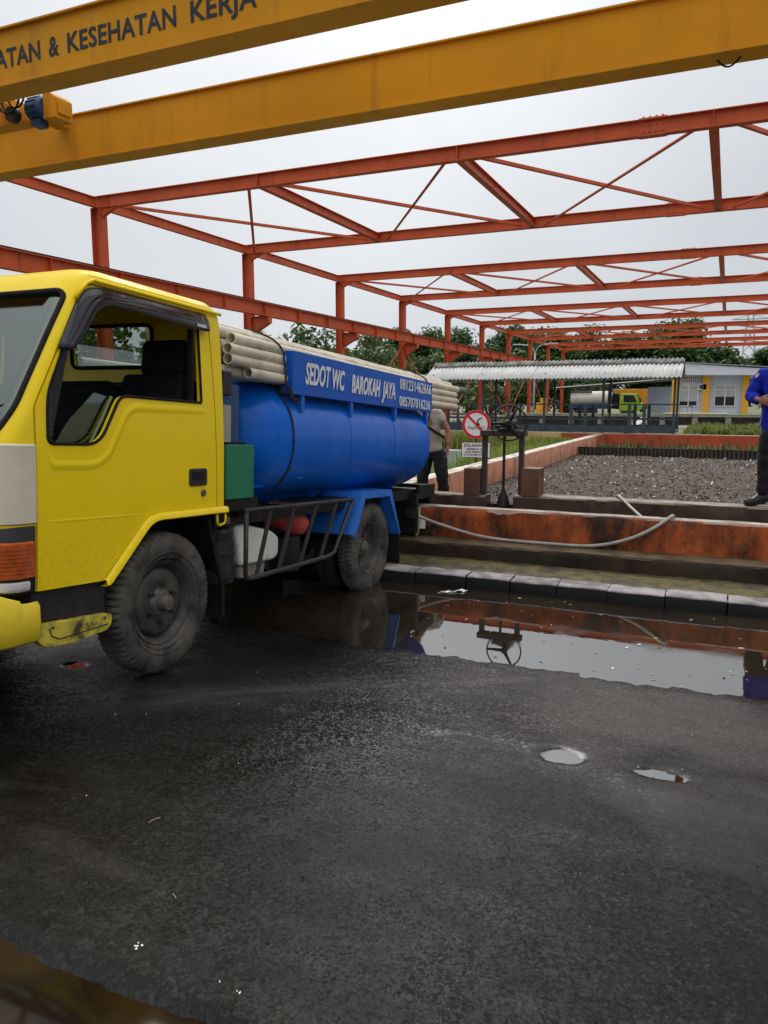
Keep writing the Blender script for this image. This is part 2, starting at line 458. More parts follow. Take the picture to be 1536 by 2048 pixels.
ground_mat('sludge', [(0.034, 0.026, 0.020), (0.072, 0.056, 0.043), (0.105, 0.084, 0.067), (0.165, 0.135, 0.110)], 9.0, 0.9, 0.95, 60)
ground_mat('yard_paving', [(0.13, 0.125, 0.11), (0.19, 0.18, 0.16), (0.24, 0.22, 0.19)], 1.5, 0.2)
ground_mat('far_ground', [(0.05, 0.07, 0.025), (0.09, 0.10, 0.04), (0.12, 0.11, 0.06)], 0.15, 0.2)

# ------------------------------------------------------------------ mesh helpers
class MB:
    def __init__(s):
        s.v = []; s.f = []; s.mi = []
    def add(s, verts, faces, mi=0):
        o = len(s.v)
        s.v += [tuple(p) for p in verts]
        s.f += [tuple(i + o for i in f) for f in faces]
        s.mi += [mi] * len(faces)
        return s
    def box(s, x0, x1, y0, y1, z0, z1, mi=0):
        v = [(x0, y0, z0), (x1, y0, z0), (x1, y1, z0), (x0, y1, z0), (x0, y0, z1), (x1, y0, z1), (x1, y1, z1), (x0, y1, z1)]
        return s.add(v, [(0, 3, 2, 1), (4, 5, 6, 7), (0, 1, 5, 4), (1, 2, 6, 5), (2, 3, 7, 6), (3, 0, 4, 7)], mi)
    def obox(s, c, ax, ay, az, hx, hy, hz, mi=0):
        c = Vector(c); ax = Vector(ax); ay = Vector(ay); az = Vector(az)
        v = []
        for k in (-1, 1):
            for (i, j) in ((-1, -1), (1, -1), (1, 1), (-1, 1)):
                v.append(c + ax * hx * i + ay * hy * j + az * hz * k)
        return s.add(v, [(0, 3, 2, 1), (4, 5, 6, 7), (0, 1, 5, 4), (1, 2, 6, 5), (2, 3, 7, 6), (3, 0, 4, 7)], mi)
    def beam(s, p0, p1, w, h, up=(0, 0, 1), mi=0):
        p0 = Vector(p0); p1 = Vector(p1)
        a = (p1 - p0); L = a.length; a.normalize()
        u = Vector(up)
        sd = a.cross(u)
        if sd.length < 1e-4:
            sd = a.cross(Vector((0, 1, 0)))
        sd.normalize(); u = sd.cross(a).normalized()
        return s.obox((p0 + p1) / 2, a, sd, u, L / 2, w / 2, h / 2, mi)
    def hbeam(s, p0, p1, w, h, tf=0.016, tw=0.012, up=(0, 0, 1)):
        p0 = Vector(p0); p1 = Vector(p1)
        a = (p1 - p0).normalized(); u = Vector(up)
        sd = a.cross(u)
        if sd.length < 1e-4:
            sd = a.cross(Vector((0, 1, 0)))
        sd.normalize(); u = sd.cross(a).normalized()
        for k in (-1, 1):
            o = u * k * (h / 2 - tf / 2)
            s.beam(p0 + o, p1 + o, w, tf, up)
        s.beam(p0, p1, tw, h - 2 * tf - 0.001, up)
        return s
    def tube(s, pts, r, seg=10, cap=True, mi=0):
        pts = [Vector(p) for p in pts]
        n = len(pts)
        rs = r if isinstance(r, (list, tuple)) else [r] * n
        ref = None
        rings = []
        for i, p in enumerate(pts):
            a = (pts[min(i + 1, n - 1)] - pts[max(i - 1, 0)]).normalized()
            if ref is None:
                ref = a.orthogonal().normalized()
            ref = (ref - a * ref.dot(a))
            if ref.length < 1e-5:
                ref = a.orthogonal()
            ref.normalize()
            b = a.cross(ref)
            rings.append([p + (ref * math.cos(2 * math.pi * k / seg) + b * math.sin(2 * math.pi * k / seg)) * rs[i] for k in range(seg)])
        v = [q for rg in rings for q in rg]
        f = []
        for i in range(n - 1):
            for k in range(seg):
                k2 = (k + 1) % seg
                f.append((i * seg + k, i * seg + k2, (i + 1) * seg + k2, (i + 1) * seg + k))
        if cap:
            f.append(tuple(range(seg - 1, -1, -1)))
            f.append(tuple((n - 1) * seg + k for k in range(seg)))
        return s.add(v, f, mi)
    def cyl(s, p0, p1, r, seg=16, mi=0):
        return s.tube([p0, p1], r, seg, True, mi)
    def lathe(s, prof, seg=32, axis='X', org=(0, 0, 0), mi=0, closed=False):
        """prof = [(along axis, radius)...]"""
        v = []
        for (a, r) in prof:
            for k in range(seg):
                t = 2 * math.pi * k / seg
                c, sn = r * math.cos(t), r * math.sin(t)
                p = {'X': (a, c, sn), 'Y': (sn, a, c), 'Z': (c, sn, a)}[axis]
                v.append((p[0] + org[0], p[1] + org[1], p[2] + org[2]))
        f = []
        n = len(prof)
        for i in range(n if closed else n - 1):
            i2 = (i + 1) % n
            for k in range(seg):
                k2 = (k + 1) % seg
                f.append((i * seg + k, i2 * seg + k, i2 * seg + k2, i * seg + k2))
        return s.add(v, f, mi)
    def prism(s, poly, d0, d1, plane='YZ', mi=0):
        """poly of 2D points in plane, extruded on the remaining axis from d0 to d1"""
        def P(a, b, d):
            return {'YZ': (d, a, b), 'XZ': (a, d, b), 'XY': (a, b, d)}[plane]
        n = len(poly)
        v = [P(a, b, d0) for a, b in poly] + [P(a, b, d1) for a, b in poly]
        f = [tuple(range(n)), tuple(range(2 * n - 1, n - 1, -1))]
        f += [(i, i + n, (i + 1) % n + n, (i + 1) % n) for i in range(n)]
        return s.add(v, f, mi)
    def build(s, name, mat, parent=None, smooth=False, bevel=0.0, mats=None, auto=None):
        me = bpy.data.meshes.new(name)
        me.from_pydata(s.v, [], s.f)
        bm = bmesh.new()
        bm.from_mesh(me)
        bmesh.ops.recalc_face_normals(bm, faces=bm.faces)
        bm.to_mesh(me)
        bm.free()
        for mm in (mats or [mat]):
            me.materials.append(MATS[mm])
        if mats:
            me.polygons.foreach_set('material_index', s.mi)
        if smooth:
            me.polygons.foreach_set('use_smooth', [True] * len(me.polygons))
            if auto is not None:
                me.set_sharp_from_angle(angle=R(auto))
        o = bpy.data.objects.new(name, me)
        C.objects.link(o)
        if parent is not None:
            o.parent = parent
        if bevel:
            bv = o.modifiers.new('bevel', 'BEVEL')
            bv.width = bevel
            bv.segments = 2
            bv.limit_method = 'ANGLE'
            bv.angle_limit = R(40)
        return o

def tag(o, label, cat, group=None):
    o['label'] = label
    o['category'] = cat
    if group:
        o['group'] = group
    return o
def thing(name, label, cat, loc=(0, 0, 0), rot=(0, 0, 0), group=None):
    o = bpy.data.objects.new(name, None)
    o.empty_display_size = 0.2
    C.objects.link(o)
    o.location = loc
    o.rotation_euler = rot
    return tag(o, label, cat, group)
def struct(o, kind='structure'):
    o['kind'] = kind
    return o
def copy_tree(o, parent=None):
    c = o.copy()
    C.objects.link(c)
    if parent is not None:
        c.parent = parent
    for ch in list(o.children):
        copy_tree(ch, c)
    return c
def apply_mods(o):
    dg = bpy.context.evaluated_depsgraph_get()
    me = bpy.data.meshes.new_from_object(o.evaluated_get(dg))
    o.modifiers.clear()
    old = o.data
    o.data = me
    bpy.data.meshes.remove(old)
    return o
def text(name, body, parent, mat, size, loc, rot, sx=1.0, shear=0.0, bold=0.0, depth=0.0015, align='LEFT', fit=None, space=1.0, cap=None):
    cu = bpy.data.curves.new(name, 'FONT')
    cu.body = body
    cu.size = size
    cu.shear = shear
    cu.offset = bold
    cu.space_character = space
    cu.extrude = depth
    cu.align_x = align
    cu.align_y = 'BOTTOM_BASELINE'
    cu.resolution_u = 3
    o = bpy.data.objects.new(name, cu)
    C.objects.link(o)
    dg = bpy.context.evaluated_depsgraph_get()
    me = bpy.data.meshes.new_from_object(o.evaluated_get(dg))
    bpy.data.objects.remove(o, do_unlink=True)
    me.materials.clear()
    me.materials.append(MATS[mat])
    if fit:                                     # stretch to a given width (and cap height)
        w0 = min(v.co.x for v in me.vertices); w1 = max(v.co.x for v in me.vertices)
        sx = fit / (w1 - w0)
        if align == 'LEFT':
            for v in me.vertices:
                v.co.x -= w0
    sy = 1.0
    if cap:
        sy = cap / max(v.co.y for v in me.vertices)
    for v in me.vertices:
        v.co.x *= sx
        v.co.y *= sy
    o = bpy.data.objects.new(name, me)
    C.objects.link(o)
    o.parent = parent
    o.location = loc
    o.rotation_euler = rot
    return o
def smooth01(x):
    x = max(0.0, min(1.0, x))
    return x * x * (3 - 2 * x)
def fbm(x, y, s, oct=3):
    return noise.fractal(Vector((x * s, y * s, 3.7)), 1.0, 2.0, oct)

# ================================================================== GROUND
PROF = [(-60, 0.25), (0.0, 0.235), (2.0, 0.190), (3.35, 0.125), (4.10, 0.050), (4.70, -0.003), (5.4, -0.030), (6.6, -0.055)]
def prof(y):
    for (a, za), (b, zb) in zip(PROF, PROF[1:]):
        if y <= b:
            return za + (zb - za) * max(0.0, (y - a) / (b - a))
    return PROF[-1][1]
def prof_s(y):
    return (prof(y - 0.3) + prof(y - 0.15) + prof(y) + prof(y + 0.15) + prof(y + 0.3)) / 5
# small puddles: centre, half sizes
SMALL = [(-0.60, 3.31, 0.090, 0.075), (-0.18, 3.305, 0.11, 0.042), (-3.53, 3.33, 0.06, 0.05)]
def level(i):
    return prof_s(SMALL[i][1]) - 0.010
def gh(x, y):
    z = prof_s(y)
    z += 0.0040 * fbm(x, y, 0.9) + 0.0030 * fbm(x + 9, y, 4.0) + 0.0034 * fbm(x, y + 5, 13.0, 3)
    # faint ridge where the asphalt strips meet
    dr = (y - 3.75) + 0.55 * (x + 1.3)
    z += 0.010 * math.exp(-(dr / 0.10) ** 2) * smooth01((y - 2.6) / 0.8) * smooth01((5.2 - y) / 0.8) * (0.6 + 0.4 * fbm(x, y, 3.0))
    for i, (cx, cy, ax, ay) in enumerate(SMALL):
        r = math.hypot((x - cx) / ax, (y - cy) / ay) + 0.30 * fbm(x, y, 14.0, 2)
        k = 1 - smooth01((r - 0.75) / 0.6)
        if k > 0:
            z = z * (1 - k) + (level(i) - 0.010) * k
    # broken asphalt edge and sunken wet strip at the bottom-left
    edge = 1.37 + 0.020 * fbm(x, 0.3, 5.0) + 0.012 * fbm(x, 1.3, 22.0, 2)
    k = smooth01((edge - y) / 0.07 + 0.5) * smooth01((-0.75 - x) / 0.35)
    z += -0.050 * k
    return z
def lines(segs):
    r = []
    for a, b, n in segs:
        r += [a + (b - a) * i / n for i in range(n)]
    r.append(segs[-1][1])
    return r
gx = lines([(-70, -12, 14), (-12, -5.2, 40), (-5.2, 1.2, 190), (1.2, 8, 50), (8, 70, 14)])
gy = lines([(-60, -4, 14), (-4, 0.8, 40), (0.8, 5.4, 150), (5.4, 6.62, 26)])
mb = MB()
mb.v = [(x, y, gh(x, y)) for y in gy for x in gx]
nx = len(gx)
mb.f = [(j * nx + i, j * nx + i + 1, (j + 1) * nx + i + 1, (j + 1) * nx + i) for j in range(len(gy) - 1) for i in range(nx - 1)]
o = mb.build('road', 'wet_asphalt', smooth=True)
# how wet the surface film is: round the small puddles, along the drainage line that links them, at the big puddle's edge
def wetness(x, y):
    q = 0.0
    for (cx, cy, ax, ay) in SMALL:
        r_ = math.hypot((x - cx) / ax, (y - cy) / ay)
        q = max(q, 1 - smooth01((r_ - 0.9) / 1.3))
    ln_ = 3.33 + 0.05 * fbm(x, 0, 2.0) - 0.10 * max(0, x + 0.1)
    band = math.exp(-((y - ln_) / (0.06 + 0.03 * fbm(x, 7, 3.0))) ** 2) * smooth01((x + 1.45) / 0.3)
    q = max(q, band * (0.45 + 0.55 * smooth01(0.5 + 1.6 * fbm(x, y, 5.0))))
    q = max(q, 0.55 * math.exp(-((y - 4.72) / 0.10) ** 2))
    q = max(q, 0.65 * smooth01(0.2 + 2.2 * fbm(x + 3, y * 1.3, 0.55) - 0.9 * smooth01((3.0 - y) / 1.5)) * smooth01((x + 1.6) / 1.2))
    return min(1.0, max(0.0, q))
def silt_and_sheen(x, y):
    # silty tyre-scuffed diagonal strip, plus wet-film sheen painted pale below the big puddle
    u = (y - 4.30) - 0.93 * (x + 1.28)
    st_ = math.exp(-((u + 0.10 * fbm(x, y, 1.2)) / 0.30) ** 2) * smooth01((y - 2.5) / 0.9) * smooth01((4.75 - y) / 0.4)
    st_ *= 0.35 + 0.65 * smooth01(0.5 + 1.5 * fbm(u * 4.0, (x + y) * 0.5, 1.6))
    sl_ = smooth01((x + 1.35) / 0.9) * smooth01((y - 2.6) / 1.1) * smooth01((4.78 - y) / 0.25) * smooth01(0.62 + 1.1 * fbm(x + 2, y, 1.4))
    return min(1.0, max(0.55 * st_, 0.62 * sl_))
at2 = o.data.attributes.new('silt_sheen', 'FLOAT', 'POINT')
at2.data.foreach_set('value', [silt_and_sheen(v.co.x, v.co.y) for v in o.data.vertices])
at_ = o.data.attributes.new('wet', 'FLOAT', 'POINT')
at_.data.foreach_set('value', [wetness(v.co.x, v.co.y) for v in o.data.vertices])
struct(o)

# puddle along the kerb and the small ones: flat sheets that the uneven asphalt rises through
mb = MB()
mb.add([(-14, 4.2, 0), (9, 4.2, 0), (9, 6.60, 0), (-14, 6.60, 0)], [(0, 1, 2, 3)])
struct(mb.build('puddle', 'puddle_water'))
for i, (cx, cy, ax, ay) in enumerate(SMALL):
    mb = MB()
    n = 28
    z = level(i)
    mb.add([(cx + 1.35 * ax * math.cos(k * 2 * math.pi / n), cy + 1.35 * ay * math.sin(k * 2 * math.pi / n), z) for k in range(n)], [tuple(range(n))])
    struct(mb.build('puddle', 'puddle_water'))
mb = MB()
mb.add([(-6, 0.2, 0.177), (-0.6, 0.2, 0.177), (-0.6, 1.42, 0.177), (-6, 1.42, 0.177)], [(0, 1, 2, 3)])
struct(mb.build('puddle', 'shallow_water'))

# base ground out to the horizon, yard sheet of the plant (leaves the two basins open)
mb = MB()
mb.add([(-900, -500, -0.5), (900, -500, -0.5), (900, 1400, -0.5), (-900, 1400, -0.5)], [(0, 1, 2, 3)])
struct(mb.build('ground', 'far_ground'))
mb = MB()
Z = 0.45
for (x0, x1, y0, y1) in ((-300, -10.9, 9.4, 29.3), (7.2, 300, 9.4, 29.3), (-300, 300, 29.3, 900)):
    mb.add([(x0, y0, Z), (x1, y0, Z), (x1, y1, Z), (x0, y1, Z)], [(0, 1, 2, 3)])
struct(mb.build('yard_ground', 'earth'))
# concrete apron in front of the office
mb = MB(); mb.box(-30, 14, 40, 72, 0.40, 0.456)
struct(mb.build('yard_pavement', 'yard_paving'))

# mossy verge slab between kerb and ledge
gx2 = lines([(-14, -5, 30), (-5, 3, 130), (3, 9, 30)])
gy2 = [6.80 + 0.56 * i / 11 for i in range(12)]
mb = MB()
mb.v = [(x, y, 0.110 + 0.012 * smooth01((y - 6.80) / 0.5) + 0.008 * fbm(x, y, 6.0) + 0.004 * fbm(x, y, 25.0)) for y in gy2 for x in gx2]
nx = len(gx2)
mb.f = [(j * nx + i, j * nx + i + 1, (j + 1) * nx + i + 1, (j + 1) * nx + i) for j in range(len(gy2) - 1) for i in range(nx - 1)]
struct(mb.build('mossy_verge', 'mossy_slab', smooth=True))

# kerb: separate stones with open joints
kerb = struct(thing('kerb', 'row of dark wet concrete kerb stones along the puddle', 'kerb'))
del kerb['category']
x = -9.2
k = 0
JO = [-2.62, -2.12, -1.71, -1.29, -0.86, -0.40, 0.075, 0.55]
xs_ = [-2.62 - 0.47 * i for i in range(14, 0, -1)] + JO + [0.55 + 0.47 * i for i in range(1, 12)]
for a, b_ in zip(xs_, xs_[1:]):
    mb = MB()
    g = 0.002 + random.random() * 0.006
    h = 0.118 + random.uniform(-0.008, 0.006)
    y0 = 6.60 + random.uniform(-0.012, 0.012)
    # profile with a worn, rounded front arris, subdivided along its length
    pr = [(y0 - 0.01, -0.2), (y0, 0.03), (y0 + 0.008, h - 0.022), (y0 + 0.020, h - 0.006), (y0 + 0.045, h), (y0 + 0.215, h + 0.004), (y0 + 0.225, -0.2)]
    n = 8
    vv = []
    for i in range(n + 1):
        xx = a + g + (b_ - a - 2 * g) * i / n
        en = 0.005 if i in (0, n) else 0.0
        for (yy, zz) in pr:
            w_ = 0.006 * fbm(xx * 3, yy * 3 + zz * 9, 3.0)
            vv.append((xx, yy + w_ + (en if yy < y0 + 0.03 else 0), zz + (w_ if zz > 0 else 0) - (en * 0.6 if zz > 0.08 else 0)))
    L = len(pr)
    ff = [(i * L + j, i * L + j + 1, (i + 1) * L + j + 1, (i + 1) * L + j) for i in range(n) for j in range(L - 1)]
    ff += [tuple(range(L)), tuple(n * L + j for j in range(L - 1, -1, -1))]
    mb.add(vv, ff)
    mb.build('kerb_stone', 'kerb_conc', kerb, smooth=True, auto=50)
kb = MB(); kb.box(-9.2, 5.7, 6.67, 6.84, -0.25, 0.085)
kb.build('kerb_bedding', 'kerb_conc', kerb)

# ledge and channel walls, long runs with an uneven worn arris
def long_wall(name, mat, x0, x1, y0, y1, z0, z1, amp=0.006, step=0.06, label=None, cat='wall', chip=0.0):
    mb = MB()
    n = int((x1 - x0) / step)
    n = min(n, 420)
    vv = []
    hr = [0, 0.45, 0.8, 1.0]
    for i in range(n + 1):
        xx = x0 + (x1 - x0) * i / n
        ch = chip * max(0, fbm(xx, 5.1 + z1, 2.2) - 0.12) * (0.6 + 0.4 * fbm(xx, 2, 14))
        ps = [(y0, z0 + (z1 - z0) * h) for h in hr]
        ps += [(y0 + 0.018 + ch, z1 + 0.004), ((y0 + y1) / 2, z1 + 0.006), (y1 - 0.01, z1 + 0.003), (y1, z1 - 0.012), (y1, z0)]
        ps[3] = (y0 + 0.002, z1 - 0.014 - ch * 1.2)
        for (yy, zz) in ps:
            q = amp * fbm(xx, yy * 3 + zz * 4, 3.5) + amp * 0.5 * fbm(xx, yy * 3 + zz * 4, 14)
            vv.append((xx, yy + q, zz + (q * 0.7 if zz > z0 + 0.02 else 0)))
    L = 9
    ff = [(i * L + j, i * L + j + 1, (i + 1) * L + j + 1, (i + 1) * L + j) for i in range(n) for j in range(L - 1)]
    ff += [tuple(range(L)), tuple(n * L + j for j in range(L - 1, -1, -1))]
    mb.add(vv, ff)
    o = mb.build(name, mat, smooth=True, auto=40)
    tag(o, label, cat)
    return o
long_wall('concrete_ledge', 'ledge_conc', -14, 9, 7.325, 7.655, 0.0, 0.268, 0.006, label='low dark concrete step below the orange channel wall', cat='ledge', chip=0.03)
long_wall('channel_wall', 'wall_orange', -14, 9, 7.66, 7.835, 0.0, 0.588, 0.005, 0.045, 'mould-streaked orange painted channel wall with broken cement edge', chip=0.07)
long_wall('basin_front_wall', 'wall_brown', -2.38, 7.2, 9.26, 9.58, -0.1, 0.546, 0.004, label='dark brown concrete front wall of the sludge basin right of the sluice')
long_wall('basin_front_wall', 'wall_brown', -14, -2.74, 9.26, 9.53, -0.1, 0.523, 0.004, label='dark brown wall behind the channel left of the sluice')
mb = MB(); mb.box(-14, 9, 7.835, 9.26, -0.3, 0.05)
struct(mb.build('channel_floor', 'sludge'))

# basin walls
def ywall(name, mat, x0, x1, y0, y1, z0, z1, label):
    """wall running along Y"""
    mb = MB()
    n = 120
    vv = []
    for i in range(n + 1):
        yy = y0 + (y1 - y0) * i / n
        q = 0.006 * fbm(3.1, yy, 1.5) + 0.004 * fbm(1.0, yy, 7)
        for (xx, zz) in ((x1, z0), (x1, (z0 + z1) / 2), (x1, z1 - 0.02), (x1 - 0.015, z1), (x0 + 0.015, z1), (x0, z1 - 0.02), (x0, z0)):
            vv.append((xx + q, yy, zz + (q if zz > z0 + 0.1 else 0)))
    L = 7
    ff = [(i * L + j, i * L + j + 1, (i + 1) * L + j + 1, (i + 1) * L + j) for i in range(n) for j in range(L - 1)]
    ff += [tuple(range(L)), tuple(n * L + j for j in range(L - 1, -1, -1))]
    mb.add(vv, ff)
    return tag(mb.build(name, mat, smooth=True, auto=40), label, 'wall')
ywall('basin_side_wall', 'wall_salmon', -4.385, -4.085, 9.582, 26.9, -0.3, 0.54, 'long salmon basin divider wall with white capping')
mb = MB(); mb.box(-4.385, -4.06, 26.9, 29.0, -0.3, 0.546)
tag(mb.build('basin_corner_pier', 'wall_red', bevel=0.01), 'short red corner end of the basin divider', 'wall')
mb = MB(); mb.box(-5.68, 7.2, 29.0, 29.32, -0.3, 0.54)
tag(mb.build('basin_back_wall', 'wall_red', bevel=0.01), 'red-orange painted back wall of the sludge basin', 'wall')
mb = MB(); mb.box(-10.9, -5.682, 29.0, 29.32, -0.3, 0.563)
tag(mb.build('basin_back_wall', 'wall_cream', bevel=0.01), 'cream back wall stained brown behind the tall grass', 'wall')
mb = MB(); mb.box(6.9, 7.2, 9.58, 29.0, -0.3, 0.54)
tag(mb.build('basin_side_wall', 'wall_salmon'), 'right side wall of the sludge basin', 'wall')
mb = MB(); mb.box(-10.9, -10.6, 9.53, 29.0, -0.3, 0.563)
tag(mb.build('basin_side_wall', 'wall_greywhite'), 'pale left side wall of the grassy basin', 'wall')
mb = MB(); mb.box(-10.6, -6.1, 19.7, 20.0, -0.3, 0.40)
tag(mb.build('basin_cross_wall', 'wall_greywhite', bevel=0.01), 'pale grey cross wall in the grassy basin behind the worker', 'wall')
mb = MB(); mb.box(-10.6, -4.385, 9.53, 29.0, -0.4, -0.04)
struct(mb.build('basin_floor', 'mossy_slab'))
mb = MB(); mb.add([(-10.58, 9.6, 0.0), (-5.3, 9.6, 0.0), (-5.3, 19.68, 0.0), (-10.58, 19.68, 0.0)], [(0, 1, 2, 3)])
struct(mb.build('basin_water', 'algae_water'))

# sludge bed
gx3 = lines([(-4.09, 1.8, 120), (1.8, 6.92, 40)])
gy3 = lines([(9.57, 16.2, 120), (16.2, 23.2, 60)])
def sh(x, y):
    return 0.128 + 0.030 * fbm(x, y, 0.7) + 0.026 * fbm(x, y, 3.0) + 0.022 * fbm(x, y, 11.0)
mb = MB()
mb.v = [(x, y, sh(x, y)) for y in gy3 for x in gx3]
nx = len(gx3)
mb.f = [(j * nx + i, j * nx + i + 1, (j + 1) * nx + i + 1, (j + 1) * nx + i) for j in range(len(gy3) - 1) for i in range(nx - 1)]
struct(mb.build('sludge_bed', 'sludge', smooth=True))
mb = MB(); mb.box(-4.09, 6.92, 23.2, 29.0, -0.3, 0.08)
struct(mb.build('basin_bottom', 'sludge'))
# countless scraps lying in the sludge
mb = MB()
for k in range(12000):
    y = 9.6 + 13.5 * random.random() ** 1.25
    x = random.uniform(-4.05, 2.4)
    s = random.uniform(0.006, 0.024) * (1 + 0.3 * (random.random() < 0.06))
    z = sh(x, y) + random.uniform(0.0, 0.02)
    n = Vector((random.gauss(0, 0.5), random.gauss(0, 0.5), 1)).normalized()
    a = n.orthogonal().normalized()
    a = Matrix.Rotation(random.random() * 6.28, 3, n) @ a
    b_ = n.cross(a)
    p = Vector((x, y, z))
    l = s * random.uniform(0.8, 2.4)
    mi = 0 if random.random() < 0.07 else (1 if random.random() < 0.45 else 2)
    mb.add([p - a * l - b_ * s * 0.5, p + a * l * 0.7 - b_ * s * 0.6 + n * 0.006, p + a * l + b_ * s * 0.4, p - a * l * 0.6 + b_ * s * 0.6 + n * 0.008], [(0, 1, 2, 3)], mi)
o = mb.build('sludge_litter', None, mats=['litter_white', 'litter_grey', 'litter_dark'])
struct(o, 'stuff'); o['label'] = 'scraps of pale litter and fibre in the sludge'
# ribbed screen across the far end of the bed
scr = thing('baffle_screen', 'dark ribbed screen across the far end of the sludge bed', 'screen', (0, 23.3, 0.08))
mb = MB()
for i in range(96):
    x = -4.06 + i * 0.114
    mb.box(x, x + 0.064, -0.02, 0.02, 0.0, 0.300 + random.uniform(-0.06, 0.02))
mb.build('rib', 'litter_dark', scr)['kind'] = 'stuff'
mb = MB(); mb.box(-4.06, 6.9, 0.021, 0.045, 0.0, 0.29)
mb.build('backing', 'iron_dark', scr)

# ------------------------------------------------------------------ grass (uncountable)
def grass(name, mats, spots, n, hmin, hmax, lean=0.4, width=0.012, label=''):
    mb = MB()
    for k in range(n):
        x0, x1, y0, y1, z = random.choice(spots)
        x = random.uniform(x0, x1); y = random.uniform(y0, y1)
        if fbm(x, y, 0.9) < -0.15 and random.random() < 0.8:
            continue
        h = random.uniform(hmin, hmax) * (0.7 + 0.5 * (fbm(x, y, 0.6) + 0.5))
        a = random.random() * 6.28
        dx, dy = math.cos(a), math.sin(a)
        wv = Vector((-dy, dx, 0)) * width * random.uniform(0.7, 1.5)
        p = Vector((x, y, z)); l = lean * h * random.random()
        p1 = p + Vector((dx * l * 0.35, dy * l * 0.35, h * 0.6))
        p2 = p + Vector((dx * l, dy * l, h * random.uniform(0.85, 1.0)))
        mb.add([p - wv, p + wv, p1 + wv * 0.8, p1 - wv * 0.8, p2], [(0, 1, 2, 3), (3, 2, 4)], random.randrange(len(mats)))
    o = mb.build(name, None, mats=mats)
    struct(o, 'stuff'); o['label'] = label
grass('grass', ['grass_blade', 'grass_blade', 'grass_dry'], [(-5.3, -4.40, 12.2, 27, -0.03), (-6.9, -4.4, 20.2, 28.4, -0.03), (-5.3, -4.4, 12.2, 23.2, -0.03)], 15000, 0.26, 0.58, width=0.017, label='bright green grass behind the basin divider')
grass('grass', ['grass_dry', 'grass_dry', 'grass_blade'], [(-9.9, -4.4, 26.5, 28.9, -0.03)], 3000, 0.35, 0.62, width=0.018, label='tall dry grass before the cream wall')
grass('grass', ['grass_dark', 'grass_dark', 'grass_dry'], [(-4.0, 4.0, 23.5, 28.9, 0.07)], 2200, 0.10, 0.36, width=0.016, label='dull grass between screen and red wall')
grass('grass', ['grass_dry', 'grass_blade', 'grass_dark'], [(-1.6, 3.5, 32, 41, 0.45), (-1.0, 2.5, 32, 37, 0.45)], 7000, 0.10, 0.30, width=0.025, label='grass patch before the office')
grass('grass', ['grass_dark', 'grass_blade'], [(-13, -11.2, 24, 60, 0.45)], 4000, 0.15, 0.5, width=0.03, label='grass along the foot of the columns')

